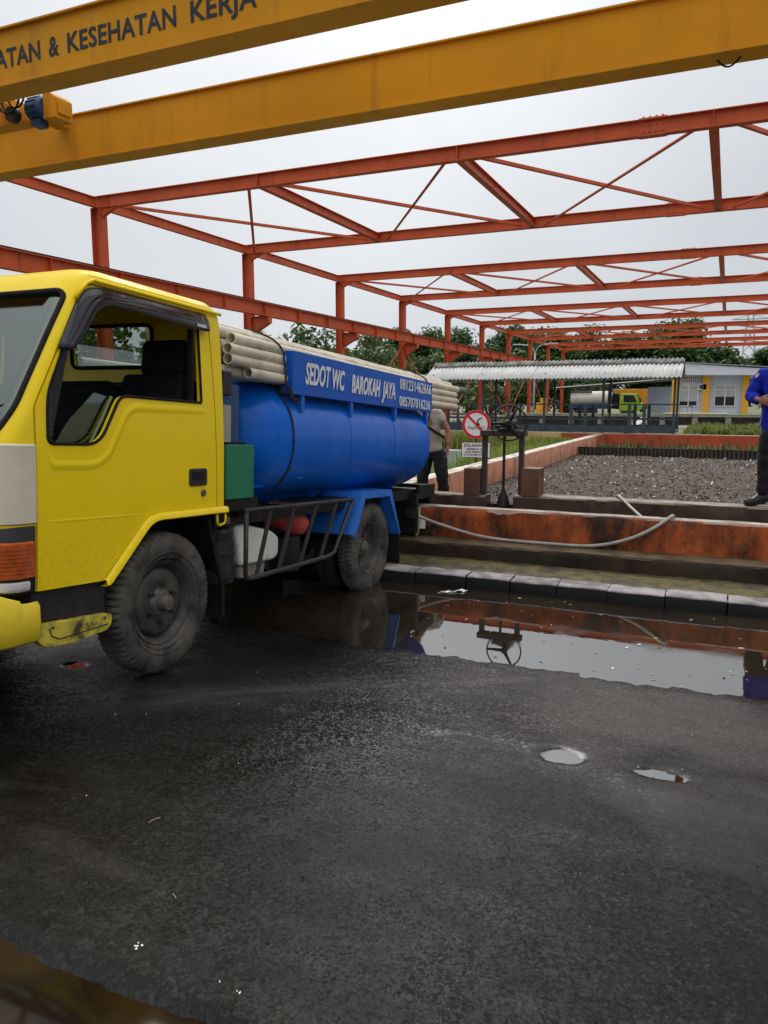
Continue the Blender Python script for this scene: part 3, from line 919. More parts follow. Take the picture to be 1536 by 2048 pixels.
# ================================================================== STEEL SHED FRAME
XC = -13.4; DY = 6.0; Y1 = 14.1; ZE = 6.30
PX = [XC + 4.3 * i for i in range(7)]
frm = thing('steel_shed_frame', 'orange steel frame of columns and roof beams without roofing', 'steel frame')
NF = 10
ys = [Y1 + DY * k for k in range(-2, NF)]
col_m = MB(); col_m.hbeam((0, 0, 0.40), (0, 0, 6.04), 0.25, 0.25, 0.014, 0.010, up=(1, 0, 0))
col_me = None
for k, y in enumerate(ys):
    for xx in (PX[0], PX[-1]):
        if col_me is None:
            o = col_m.build('column', 'orange_steel', frm); col_me = o.data
        else:
            o = bpy.data.objects.new('column', col_me); C.objects.link(o); o.parent = frm
        o.location = (xx, y, 0)
    # rafter with stiffeners
    mb = MB()
    mb.hbeam((PX[0] - 0.10, y, ZE - 0.125), (PX[-1] + 0.10, y, ZE - 0.125), 0.16, 0.26, 0.014, 0.010)
    for xx in PX[1:-1]:
        mb.box(xx - 0.006, xx + 0.006, y - 0.075, y + 0.075, ZE - 0.24, ZE - 0.01)
    # haunch plate at the column head
    mb.prism([(PX[0] + 0.13, ZE - 0.256), (PX[0] + 0.55, ZE - 0.256), (PX[0] + 0.13, ZE - 0.45)], y - 0.05, y + 0.05, 'XZ')
    mb.box(PX[0] - 0.13, PX[0] + 0.13, y - 0.128, y + 0.128, ZE - 0.262, ZE - 0.257)
    rf = mb.build('rafter', 'orange_steel', frm)
    # bolted splice
    if 0 <= k - 2 < 4:
        sp = MB()
        sx = -1.42
        for (dz, yy) in ((-0.055, -0.013),):
            sp.box(sx - 0.20, sx + 0.20, y - 0.013, y - 0.006, ZE - 0.21, ZE - 0.04)
        sp.box(sx - 0.22, sx + 0.22, y - 0.08, y + 0.08, ZE + 0.0055, ZE + 0.018)
        sp.box(sx - 0.22, sx + 0.22, y - 0.08, y + 0.08, ZE - 0.268, ZE - 0.2555)
        s_ = sp.build('splice_plate', 'orange_steel', rf)
        for i in range(4):
            bx = sx - 0.15 + 0.1 * i
            for zz in (ZE - 0.075, ZE - 0.175):
                b2 = MB(); b2.cyl((bx, y - 0.030, zz), (bx, y - 0.013, zz), 0.016, 6); b2.build('bolt', 'orange_steel', rf)
            for (za, zb) in ((ZE + 0.018, ZE + 0.042), (ZE - 0.290, ZE - 0.268)):
                b2 = MB(); b2.cyl((bx, y - 0.055, za), (bx, y - 0.055, zb), 0.017, 6); b2.build('bolt', 'orange_steel', rf)
    # runway bracket on the column
    mb = MB()
    z0 = 4.21
    mb.prism([(PX[0] + 0.126, z0), (PX[0] + 0.72, z0), (PX[0] + 0.72, z0 - 0.18), (PX[0] + 0.126, z0 - 0.5)], y - 0.012, y + 0.012, 'XZ')
    mb.box(PX[0] + 0.126, PX[0] + 0.74, y - 0.11, y + 0.11, z0, z0 + 0.014)
    mb.obox((PX[0] + 0.423, y, z0 - 0.345), Vector((0.594, 0, 0.32)).normalized(), (0, 1, 0), Vector((-0.32, 0, 0.594)).normalized(), 0.335, 0.11, 0.007)
    mb.box(PX[0] + 0.721, PX[0] + 0.734, y - 0.11, y + 0.11, z0 - 0.18, z0 - 0.001)
    mb.build('runway_bracket', 'orange_steel', frm)
# eave struts
for side in (PX[0], PX[-1]):
    for a, b_ in zip(ys, ys[1:]):
        mb = MB(); mb.hbeam((side, a + 0.083, ZE - 0.14), (side, b_ - 0.083, ZE - 0.14), 0.12, 0.22, 0.012, 0.009)
        mb.build('eave_strut', 'orange_steel', frm)
# runway beam with stiffeners and rail
for sx in (PX[0] + 0.50, PX[-1] - 0.50):
    mb = MB()
    mb.hbeam((sx, ys[0], 4.42), (sx, 57.0, 4.42), 0.20, 0.38, 0.016, 0.010)
    y = ys[0]
    while y < 57:
        mb.box(sx - 0.095, sx + 0.095, y - 0.006, y + 0.006, 4.25, 4.59)
        y += 2.0
    rb = mb.build('runway_beam', 'orange_steel', frm)
    mb = MB(); mb.box(sx - 0.025, sx + 0.025, ys[0], 57.0, 4.612, 4.66)
    mb.build('crane_rail', 'iron_dark', rb)
# roof bracing in alternate bays: struts and crossing angles
for j in range(0, len(ys) - 1):
    if (j % 2) != 0:
        continue
    a, b_ = ys[j], ys[j + 1]
    for xx in PX[1:-1]:
        mb = MB(); mb.hbeam((xx, a + 0.012, ZE - 0.14), (xx, b_ - 0.012, ZE - 0.14), 0.14, 0.20, 0.012, 0.009)
        mb.build('roof_strut', 'orange_steel', frm)
    for x0, x1 in zip(PX, PX[1:]):
        for (p, q, zz) in (((x0 + 0.3, a + 0.1), (x1 - 0.3, b_ - 0.1), ZE - 0.20), ((x1 - 0.3, a + 0.1), (x0 + 0.3, b_ - 0.1), ZE - 0.235)):
            mb = MB()
            P, Q = Vector((*p, zz)), Vector((*q, zz))
            mb.beam(P, Q, 0.065, 0.007)
            sdv = (Q - P).normalized().cross(Vector((0, 0, 1))).normalized()
            mb.beam(P + sdv * 0.03 + Vector((0, 0, 0.03)), Q + sdv * 0.03 + Vector((0, 0, 0.03)), 0.007, 0.06)
            mb.build('roof_brace', 'orange_steel', frm)
# wall bracing rods on the column line
for j in range(3, len(ys) - 1):
    a, b_ = ys[j], ys[j + 1]
    mb = MB()
    if j % 2 == 0:
        mb.beam((PX[0] + 0.02, a, 0.6), (PX[0] + 0.02, b_, 4.1), 0.09, 0.012, up=(1, 0, 0))
    else:
        mb.beam((PX[0] + 0.02, b_, 0.6), (PX[0] + 0.02, a, 4.1), 0.09, 0.012, up=(1, 0, 0))
    mb.build('wall_brace', 'orange_steel', frm)

# ================================================================== BRIDGE CRANE
cr = thing('bridge_crane', 'yellow overhead bridge crane with two girders and a trolley', 'crane')
def girder(y0, width, z0, z1, ov=0.03):
    mb = MB()
    xa, xb = PX[0] + 0.5, PX[-1] - 0.5
    mb.box(xa, xb, y0 + ov, y0 + width - ov, z0 + 0.018, z1 - 0.018)
    mb.box(xa, xb, y0, y0 + width, z0, z0 + 0.016)
    mb.box(xa, xb, y0 - 0.01, y0 + width + 0.01, z1 - 0.016, z1)
    return mb
mb = girder(5.72, 0.30, 4.70, 5.215)
g1 = mb.build('girder', 'crane_yellow', cr)
mb = girder(7.74, 0.30, 4.70, 5.25)
g2 = mb.build('girder', 'crane_yellow', cr)
mb = MB(); mb.box(PX[0] + 0.6, PX[-1] - 0.6, 7.86, 7.92, 5.251, 5.29)
mb.build('trolley_rail', 'iron_dark', g2)
mb = MB(); mb.box(PX[0] + 0.6, PX[-1] - 0.6, 5.84, 5.90, 5.216, 5.255)
mb.build('trolley_rail', 'iron_dark', g1)
for sx in (PX[0] + 0.5, PX[-1] - 0.5):
    mb = MB(); mb.box(sx - 0.13, sx + 0.13, 5.0, 8.8, 4.74, 5.05)
    mb.build('end_carriage', 'crane_yellow', cr, bevel=0.01)
    for yy in (5.2, 8.6):
        mb = MB(); mb.cyl((sx - 0.05, yy, 4.76), (sx + 0.05, yy, 4.76), 0.10, 18); mb.build('carriage_wheel', 'iron_dark', cr)
for wd_, x_, f_ in (('KESEHATAN', -5.732, 1.235), ('KERJA', -4.345, 0.66), ('&', -5.965, 0.125), ('KESELAMATAN', -7.535, 1.46)):
    text('lettering', wd_, g1, 'crane_letter', 0.25, (x_, 5.7465, 4.872), (R(90), 0, 0), fit=f_, cap=0.163, bold=0.005, space=1.06)
# trolley slung between the girders
tr = bpy.data.objects.new('trolley', None); C.objects.link(tr); tr.parent = cr; tr.location = (-7.45, 6.85, 4.93)
mb = MB()
mb.box(-1.2, -0.10, 0.10, 0.30, -0.02, 0.15)
mb.box(-0.50, -0.34, -0.82, 0.88, 0.16, 0.24)
mb.prism([(-0.60, 0.12), (-0.18, 0.02), (-0.18, 0.10), (-0.60, 0.24)], -0.12, 0.02, 'XZ')
mb.build('trolley_frame', 'crane_yellow', tr, bevel=0.006)
mb = MB(); mb.lathe([(0.02, 0.0), (0.02, 0.10), (0.05, 0.125), (0.22, 0.125), (0.25, 0.10), (0.25, 0.0)], 24, 'X', (0, 0, 0.03))
for i in range(14):
    a = i * math.pi / 7
    mb.beam((0.06, 0.128 * math.cos(a), 0.03 + 0.128 * math.sin(a)), (0.21, 0.128 * math.cos(a), 0.03 + 0.128 * math.sin(a)), 0.012, 0.012)
mb.box(0.08, 0.2, -0.07, 0.07, -0.16, -0.09)
mb.build('hoist_motor', 'motor_blue', tr, smooth=True, auto=35)
mb = MB(); mb.prism([(0.24, -0.10), (0.42, -0.10), (0.42, 0.12), (0.36, 0.17), (0.24, 0.17)], -0.04, 0.22, 'XZ')
mb.box(0.42, 0.44, 0.0, 0.18, -0.05, 0.09)
mb.build('gear_case', 'crane_yellow', tr, bevel=0.008)
for off, r_, yy in ((-0.12, 0.13, -0.16), (-0.08, 0.17, -0.22), (0.02, 0.12, -0.20)):
    mb = MB(); mb.tube([(off + r_ * math.sin(a), yy, 0.12 - r_ * math.cos(a)) for a in [(-1.9 + 3.8 * i / 14) for i in range(15)]], 0.011, 6)
    mb.build('cable', 'black_rubber', tr, smooth=True)
mb = MB(); mb.lathe([(-0.04, 0), (-0.04, 0.085), (0.04, 0.085), (0.04, 0)], 20, 'Y', (-0.15, -0.1, -0.02))
mb.build('brake_drum', 'iron_dark', tr, smooth=True, auto=35)
# festoon loop under the far girder
mb = MB(); mb.tube([(-0.28 + 0.016 * i, 7.9, 4.70 - 0.07 * math.sin(math.pi * i / 12)) for i in range(13)], 0.008, 6)
mb.build('cable', 'black_rubber', cr)

# ================================================================== SEWAGE TANKER TRUCK
TILT = math.atan(0.06)
trk = thing('tanker_truck', 'yellow-cab truck with blue sewage tank parked beside the puddle', 'truck', (-2.92, 3.35, 0.125), (-TILT, 0, 0))
W = 1.74                                            # overall width; near side at x = 0, far side at x = -W
def xin(z):                                         # inward lean of the cab side
    for (a, va), (b_, vb) in zip(XS, XS[1:]):
        if z <= b_:
            return va + (vb - va) * max(0, (z - a) / (b_ - a))
    return XS[-1][1]
def yfr(z):
    for (a, va), (b_, vb) in zip(YF, YF[1:]):
        if z <= b_:
            return va + (vb - va) * max(0, (z - a) / (b_ - a))
    return YF[-1][1]
XS = [(0.5, 0.012), (0.70, 0.004), (0.95, 0.0), (1.32, 0.0), (1.60, 0.010), (1.90, 0.028), (2.08, 0.045), (2.14, 0.055), (2.19, 0.075), (2.225, 0.12), (2.245, 0.19), (2.256, 0.30), (2.262, 0.42)]
YF = [(0.5, -1.00), (0.95, -1.02), (1.30, -1.015), (1.36, -1.00), (2.08, -0.575), (2.14, -0.535), (2.19, -0.49), (2.225, -0.41), (2.245, -0.29), (2.262, -0.12)]
YB = 0.655
def section(z, off=0.0):
    """plan outline of the cab at height z (near rear corner, forward, across, back)"""
    x1 = -xin(z) - off; x0 = -W + xin(z) + off
    yf = yfr(z) + off; yb = YB - off - (0.0 if z < 2.14 else 0.6 * (z - 2.14))
    rf, rb = 0.105, 0.035
    pts = []
    def arc(cx, cy, r, a0, a1, n):
        for i in range(n + 1):
            a = a0 + (a1 - a0) * i / n
            pts.append((cx + r * math.cos(a), cy + r * math.sin(a)))
    arc(x1 - rb, yb - rb, rb, R(90), R(0), 3)
    for i in range(1, 8):
        pts.append((x1, yb - rb + (yf + rf - yb + rb) * i / 8))
    arc(x1 - rf, yf + rf, rf, R(0), R(-90), 7)
    for i in range(1, 8):
        pts.append((x1 - rf + (x0 - x1 + 2 * rf) * i / 8, yf))
    arc(x0 + rf, yf + rf, rf, R(-90), R(-180), 7)
    for i in range(1, 8):
        pts.append((x0, yf + rf + (yb - rb - yf - rf) * i / 8))
    arc(x0 + rb, yb - rb, rb, R(180), R(90), 3)
    return pts
def cab_shell(name, zs):
    mb = MB()
    T = 0.030
    so = [[(x, y, z) for x, y in section(z)] for z in zs]
    si = [[(x, y, z - T * smooth01((z - 2.04) / 0.15)) for x, y in section(z, T)] for i, z in enumerate(zs)]
    n = len(so[0]); m_ = len(zs)
    v = [p for s_ in so for p in s_] + [p for s_ in si for p in s_]
    f = []
    for i in range(m_ - 1):
        for k in range(n):
            k2 = (k + 1) % n
            f.append((i * n + k, i * n + k2, (i + 1) * n + k2, (i + 1) * n + k))
            o_ = m_ * n
            f.append((o_ + i * n + k, o_ + (i + 1) * n + k, o_ + (i + 1) * n + k2, o_ + i * n + k2))
    o_ = m_ * n
    for k in range(n):
        k2 = (k + 1) % n
        f.append((k, o_ + k, o_ + k2, k2))
    f.append(tuple((m_ - 1) * n + k for k in range(n)))
    f.append(tuple(o_ + (m_ - 1) * n + k for k in range(n - 1, -1, -1)))
    mb.add(v, f)
    return mb.build(name, 'cab_yellow')
ZL = [0.645, 0.70, 0.80, 0.95, 1.10, 1.30, 1.36, 1.50, 1.65, 1.80, 1.95, 2.08, 2.11, 2.14, 2.165, 2.19, 2.21, 2.225, 2.236, 2.245, 2.252, 2.258, 2.262]
def cutter(poly, d0, d1, plane):
    mb = MB(); mb.prism(poly, d0, d1, plane)
    o = mb.build('cutter', 'cab_yellow')
    return o
def boolean(o, cutters, op='DIFFERENCE'):
    for c in cutters:
        md = o.modifiers.new('b', 'BOOLEAN'); md.operation = op; md.object = c; md.solver = 'EXACT'
    apply_mods(o)
    return o
def kill(*os_):
    for o in os_:
        me = o.data
        bpy.data.objects.remove(o, do_unlink=True)
        bpy.data.meshes.remove(me)
def roundpoly(poly, r, n=5):
    """round the corners of a polygon"""
    res = []
    L = len(poly)
    for i in range(L):
        p0, p1, p2 = Vector(poly[i - 1]), Vector(poly[i]), Vector(poly[(i + 1) % L])
        rr = r[i] if isinstance(r, list) else r
        d0 = (p0 - p1); d1 = (p2 - p1)
        k = min(rr, d0.length * 0.45, d1.length * 0.45)
        if k < 1e-4:
            res.append(tuple(p1)); continue
        a = p1 + d0.normalized() * k; b_ = p1 + d1.normalized() * k
        for j in range(n + 1):
            t_ = j / n
            q = a * (1 - t_) ** 2 + p1 * 2 * t_ * (1 - t_) + b_ * t_ * t_
            res.append(tuple(q))
    return res
WIN = roundpoly([(-0.762, 1.335), (-0.432, 1.335), (-0.272, 1.592), (0.412, 1.594), (0.415, 2.075), (-0.49, 2.095), (-0.755, 1.57)], [0.04, 0.09, 0.05, 0.015, 0.03, 0.07, 0.08])
DOOR = roundpoly([(-0.832, 0.636), (-0.385, 0.622), (-0.055, 0.930), (0.560, 0.932), (0.545, 1.55), (0.515, 2.135), (-0.47, 2.140), (-0.832, 1.50)], [0.0, 0.0, 0.07, 0.0, 0.0, 0.03, 0.07, 0.04])
ARCH = roundpoly([(-0.385, 0.3), (-0.385, 0.622), (-0.055, 0.930), (0.9, 0.930), (0.9, 0.3)], [0, 0, 0.07, 0, 0])
def shrink(poly, d):
    """inset/offset a simple polygon by d (positive = inwards), by edge normals"""
    L = len(poly); res = []
    area = sum(poly[i][0] * poly[(i + 1) % L][1] - poly[(i + 1) % L][0] * poly[i][1] for i in range(L))
    s = 1 if area > 0 else -1
    for i in range(L):
        p0, p1, p2 = Vector(poly[i - 1]), Vector(poly[i]), Vector(poly[(i + 1) % L])
        e0 = (p1 - p0).normalized(); e1 = (p2 - p1).normalized()
        n0 = Vector((-e0.y, e0.x)) * s; n1 = Vector((-e1.y, e1.x)) * s
        nn = (n0 + n1)
        nn = nn / max(0.4, nn.length_squared / 2) if nn.length > 1e-5 else n0
        res.append(tuple(p1 + nn * d))
    return res
zw0, zw1 = 1.36, 2.085
WS = roundpoly([(-W + 0.075, zw0), (-0.075, zw0), (-0.050, 1.5), (-0.088, zw1), (-W + 0.088, zw1), (-W + 0.050, 1.5)], 0.05)
RW = roundpoly([(-1.27, 1.845), (-0.57, 1.84), (-0.57, 2.115), (-1.27, 2.125)], 0.06)
cab = cab_shell('cab_body', ZL)
c_ws = cutter(WS, -1.5, -0.40, 'XZ')
c_rw = cutter(RW, 0.5, 0.9, 'XZ')
c_arch = cutter(ARCH, -2.5, 0.5, 'YZ')
c_door = cutter(shrink(DOOR, -0.006), -0.22, 0.2, 'YZ')
c_fdoor = cutter(WIN, -2.5, -1.4, 'YZ')
door = cab_shell('door', [0.58] + ZL)
boolean(cab, [c_ws, c_rw, c_arch, c_door, c_fdoor])
c_d2 = cutter(shrink(DOOR, 0.005), -0.20, 0.2, 'YZ')
c_win = cutter(WIN, -0.35, 0.2, 'YZ')
boolean(door, [c_d2], 'INTERSECT')
boolean(door, [c_win])
kill(c_ws, c_rw, c_arch, c_door, c_fdoor, c_d2, c_win)
for o in (cab, door):
    o.parent = trk
    o.data.polygons.foreach_set('use_smooth', [True] * len(o.data.polygons))
    o.data.set_sharp_from_angle(angle=R(28))
def side_strip(poly, off, half_w, half_t, close=True):
    """raised strip that follows a polyline on the cab side"""
    mb = MB()
    pts = [Vector((-xin(z) + off, y, z)) for (y, z) in poly]
    if close:
        pts.append(pts[0])
    mb.tube(pts, half_w, 8, not close)
    return mb
# window rubber, pressed crease around the window, lower crease, wheel-arch lip
side_strip(WIN, 0.0, 0.008, 0).build('window_rubber', 'black_rubber', door, smooth=True)
CRE = roundpoly([(-0.735, 1.225), (-0.40, 1.225), (-0.20, 1.535), (0.44, 1.55)], 0.10)[4:-4]
mb = MB()
CRE = [(-0.75, 1.30), (-0.748, 1.255), (-0.72, 1.232)] + roundpoly([(-0.73, 1.23), (-0.40, 1.23), (-0.215, 1.535), (0.42, 1.545)], [0, 0.11, 0.08, 0])[1:] + [(0.44, 1.53)]
def crease(poly, amp, wd, name, parent):
    """shallow pressed ridge with sloping flanks standing proud of the panel"""
    mb = MB()
    n = len(poly); vv = []
    for i, p in enumerate(poly):
        a = Vector(poly[max(0, i - 1)]); b_ = Vector(poly[min(n - 1, i + 1)])
        e_ = (b_ - a).normalized(); nn = Vector((-e_.y, e_.x))
        fade = smooth01(min(i, n - 1 - i) / 2.0)
        for (k, h) in ((-wd, -0.002), (-wd * 0.25, amp * fade), (wd * 0.25, amp * fade), (wd, -0.002)):
            q = Vector(p) + nn * k
            vv.append((-xin(q.y) + h, q.x, q.y))
    ff = [(i * 4 + j, i * 4 + j + 1, (i + 1) * 4 + j + 1, (i + 1) * 4 + j) for i in range(n - 1) for j in range(3)]
    mb.add(vv, ff)
    return mb.build(name, 'cab_yellow', parent, smooth=True)
crease(CRE, 0.006, 0.030, 'door_crease', door)
crease([(-0.826, 0.968), (-0.6, 0.962), (-0.3, 0.957), (-0.09, 0.952)], 0.004, 0.014, 'door_crease', door)
LIP = [(-0.41, 0.618), (-0.38, 0.622)] + [p for p in roundpoly([(-0.385, 0.622), (-0.055, 0.930), (0.655, 0.930)], [0, 0.08, 0])]
mb = MB()
n = len(LIP); vv = []
for i, p in enumerate(LIP):
    a = Vector(LIP[max(0, i - 1)]); b_ = Vector(LIP[min(n - 1, i + 1)])
    e_ = (b_ - a).normalized(); nn = Vector((-e_.y, e_.x))
    for (k, h) in ((0.022, 0.002), (0.014, 0.020), (-0.014, 0.024), (-0.020, 0.016), (-0.020, -0.03)):
        q = Vector(p) + nn * k
        vv.append((h, q.x, q.y))
mb.add(vv, [(i * 5 + j, i * 5 + j + 1, (i + 1) * 5 + j + 1, (i + 1) * 5 + j) for i in range(n - 1) for j in range(4)])
mb.build('arch_lip', 'cab_yellow', cab, smooth=True, auto=60)
# roof gutter
mb = MB()
gut = [(-xin(2.14) + 0.010, y, 2.158) for y in (-0.42, -0.2, 0, 0.3, 0.58, 0.645)]
mb.tube([(-xin(2.0) + 0.004, -0.55, 2.05), (-xin(2.1) + 0.008, -0.47, 2.135)] + gut, 0.011, 8)
mb.build('roof_gutter', 'cab_yellow', cab, smooth=True)
# door handle recess and lock
hd = MB()
hp = roundpoly([(0.282, 1.092), (0.45, 1.092), (0.45, 1.198), (0.282, 1.198)], 0.02)
hd.prism(hp, -0.004, 0.008, 'YZ')
h_ = hd.build('door_handle', 'black_plastic', door, bevel=0.004)
hd = MB(); hd.prism(roundpoly([(0.315, 1.128), (0.42, 1.128), (0.42, 1.185), (0.315, 1.185)], 0.012), 0.0085, 0.016, 'YZ')
hd.build('handle_flap', 'smoked_plastic', h_, bevel=0.004)
lk = MB(); lk.lathe([(0, 0.022), (0.008, 0.022), (0.012, 0.017), (0.012, 0.011), (0.007, 0.009), (0.007, 0)], 18, 'X', (0.0, 0.418, 1.048))
lk.build('lock', 'hub_steel', door, smooth=True, auto=40)
# window channel parts: quarter division and half-lowered glass
mb = MB(); mb.prism([(-0.76, 1.36), (-0.715, 1.345), (-0.60, 1.80), (-0.655, 1.80), (-0.755, 1.575)], -0.045, -0.030, 'YZ')
vent = mb.build('quarter_panel', 'black_plastic', door)
for i in range(9):
    mb = MB(); z = 1.37 + i * 0.024
    mb.box(-0.030, -0.022, -0.757, -0.712, z, z + 0.016)
    mb.build('louvre', 'vent_slat', vent)
mb = MB(); mb.prism([(-0.70, 1.30), (-0.44, 1.30), (-0.30, 1.58), (-0.41, 1.60), (-0.56, 1.47)], -0.060, -0.055, 'YZ')
mb.build('window_pane', 'window_glass', door)
mb = MB(); mb.tube([(-0.058, -0.44, 1.34), (-0.058, -0.355, 1.47), (-0.058, -0.29, 1.585)], 0.010, 6)
mb.build('window_channel', 'olive_paint', door)
mb = MB(); mb.box(-0.072, -0.040, 0.355, 0.375, 1.59, 2.03)
mb.build('window_channel', 'black_rubber', door)
# wind visor
VO = [(-0.690, 1.785), (-0.640, 1.868), (-0.560, 2.005), (-0.505, 2.085), (-0.450, 2.122), (-0.37, 2.138), (-0.02, 2.142), (0.40, 2.138), (0.490, 2.132)]
VI = [(-0.632, 1.782), (-0.575, 1.825), (-0.508, 1.910), (-0.452, 1.992), (-0.392, 2.030), (-0.325, 2.045), (-0.12, 2.042), (0.30, 2.026), (0.470, 2.020)]
mb = MB(); vv = []
for (yo, zo), (yi, zi) in zip(VO, VI):
    for t_, h in ((0.0, 0.004), (0.12, 0.020), (0.45, 0.040), (0.52, 0.037), (0.60, 0.044), (0.88, 0.050), (1.0, 0.046)):
        y = yo + (yi - yo) * t_; z = zo + (zi - zo) * t_
        vv.append((-xin(z) + h, y, z))
L = 7
mb.add(vv, [(i * L + j, i * L + j + 1, (i + 1) * L + j + 1, (i + 1) * L + j) for i in range(len(VO) - 1) for j in range(L - 1)])
vis = mb.build('wind_visor', 'smoked_plastic', door, smooth=True)
sm = vis.modifiers.new('s', 'SUBSURF'); sm.levels = 1; sm.render_levels = 1
so = vis.modifiers.new('t', 'SOLIDIFY'); so.thickness = 0.004
text('lettering', 'RASABA', vis, 'white_paint', 0.024, (-xin(2.05) + 0.0535, 0.345, 2.040), (R(90), 0, R(90)), bold=0.0005)
# windscreen
def fy(x, z, off):
    x1 = -xin(z) - off; x0 = -W + xin(z) + off; yf = yfr(z) + off; r = 0.105
    if x > x1 - r:
        t_ = min(1.0, (x - (x1 - r)) / r); return yf + r - r * math.sqrt(max(0, 1 - t_ * t_))
    if x < x0 + r:
        t_ = min(1.0, ((x0 + r) - x) / r); return yf + r - r * math.sqrt(max(0, 1 - t_ * t_))
    return yf
def xb(z):
    return 0.056 + 0.038 * max(0, (z - 1.5) / 0.585)
mb = MB(); vv = []; nxw, nzw = 40, 12
for j in range(nzw + 1):
    z = zw0 - 0.01 + (zw1 - zw0 + 0.02) * j / nzw
    a = -W + xb(z) - 0.012; b_ = -xb(z) + 0.012
    for i in range(nxw + 1):
        u = i / nxw; u = 0.5 - 0.5 * math.cos(math.pi * u)
        x = a + (b_ - a) * u
        vv.append((x, fy(x, z, 0.014), z))
mb.add(vv, [(j * (nxw + 1) + i, j * (nxw + 1) + i + 1, (j + 1) * (nxw + 1) + i + 1, (j + 1) * (nxw + 1) + i) for j in range(nzw) for i in range(nxw)])
mb.build('windscreen', 'windscreen_glass', trk, smooth=True)
def dense(poly, step=0.03):
    r = []
    for i in range(len(poly)):
        a = Vector(poly[i]); b_ = Vector(poly[(i + 1) % len(poly)])
        n = max(1, int((b_ - a).length / step))
        r += [tuple(a + (b_ - a) * k / n) for k in range(n)]
    return r
seal = [(x, fy(x, z, 0.0) - 0.002, z) for (x, z) in dense(WS)]
mb = MB(); mb.tube(seal + [seal[0]], 0.0135, 8, False)
mb.build('windscreen_rubber', 'black_rubber', trk, smooth=True)
mb = MB(); mb.tube([(-0.25, -0.985, 1.385), (-0.45, -0.965, 1.43), (-0.62, -0.968, 1.40)], 0.008, 6); mb.tube([(-0.18, -0.925, 1.56), (-0.62, -0.968, 1.40)], 0.006, 6)
mb.build('wiper', 'black_plastic', trk)
# rear window
mb = MB(); mb.prism(shrink(RW, -0.01), 0.636, 0.641, 'XZ')
mb.build('rear_window', 'window_glass', trk)
mb = MB(); rr_ = [(x, 0.622, z) for x, z in RW]; mb.tube(rr_ + [rr_[0]], 0.014, 8, False)
mb.build('rear_window_rubber', 'black_rubber', trk, smooth=True)
# interior
mb = MB(); mb.box(-W + 0.06, -0.06, -0.93, 0.60, 0.94, 0.98)
mb.box(-W + 0.06, -0.06, -0.96, -0.93, 0.64, 1.0)
mb.build('cab_floor', 'interior_dark', trk)
mb = MB(); mb.prism(roundpoly([(-0.90, 0.98), (-0.66, 0.98), (-0.60, 1.25), (-0.66, 1.36), (-0.90, 1.37)], 0.03), -W + 0.07, -0.07, 'YZ')
mb.build('dashboard', 'interior_dark', trk, smooth=True, auto=40)
mb = MB(); mb.box(-W + 0.06, -0.06, 0.575, 0.62, 0.98, 1.74)
mb.build('rear_trim', 'interior_dark', trk)
def cushion(name, x0, x1, prof_, r=0.05, mat='seat_black'):
    mb = MB(); mb.prism(roundpoly(prof_, r, 4), x0, x1, 'YZ')
    o = mb.build(name, mat, trk, smooth=True, auto=50); 
    bv = o.modifiers.new('b', 'BEVEL'); bv.width = 0.03; bv.segments = 3; bv.limit_method = 'ANGLE'; bv.angle_limit = R(50)
    return o
cushion('seat', -0.62, -0.14, [(-0.28, 1.14), (0.30, 1.12), (0.36, 1.28), (-0.26, 1.30)])
cushion('seat', -1.62, -0.66, [(-0.28, 1.14), (0.30, 1.12), (0.36, 1.28), (-0.26, 1.30)])
cushion('seat_back', -0.60, -0.13, [(0.24, 1.26), (0.40, 1.26), (0.50, 1.76), (0.38, 1.78)])
cushion('seat_back', -1.62, -0.66, [(0.22, 1.26), (0.40, 1.26), (0.48, 1.70), (0.32, 1.74)])
cushion('head_rest', -0.46, -0.14, [(0.37, 1.76), (0.49, 1.76), (0.50, 1.975), (0.40, 1.985)])
mb = MB(); mb.prism(roundpoly([(0.0, 1.25), (0.18, 1.25), (0.34, 1.62), (0.22, 1.68), (0.05, 1.50)], 0.05), -0.86, -0.70, 'YZ')
mb.build('folded_jacket', 'seat_black', trk, smooth=True, auto=40)
mb = MB()
sw = [Vector((-1.30 + 0.19 * math.cos(a), -0.42 - 0.12 * math.sin(a), 1.42 + 0.15 * math.sin(a))) for a in [2 * math.pi * i / 24 for i in range(25)]]
mb.tube(sw, 0.014, 8, False); mb.tube([(-1.30, -0.42, 1.42), (-1.30, -0.62, 1.2)], 0.025, 8); mb.tube([sw[0], sw[12]], 0.012, 6)
mb.build('steering_wheel', 'black_plastic', trk, smooth=True)

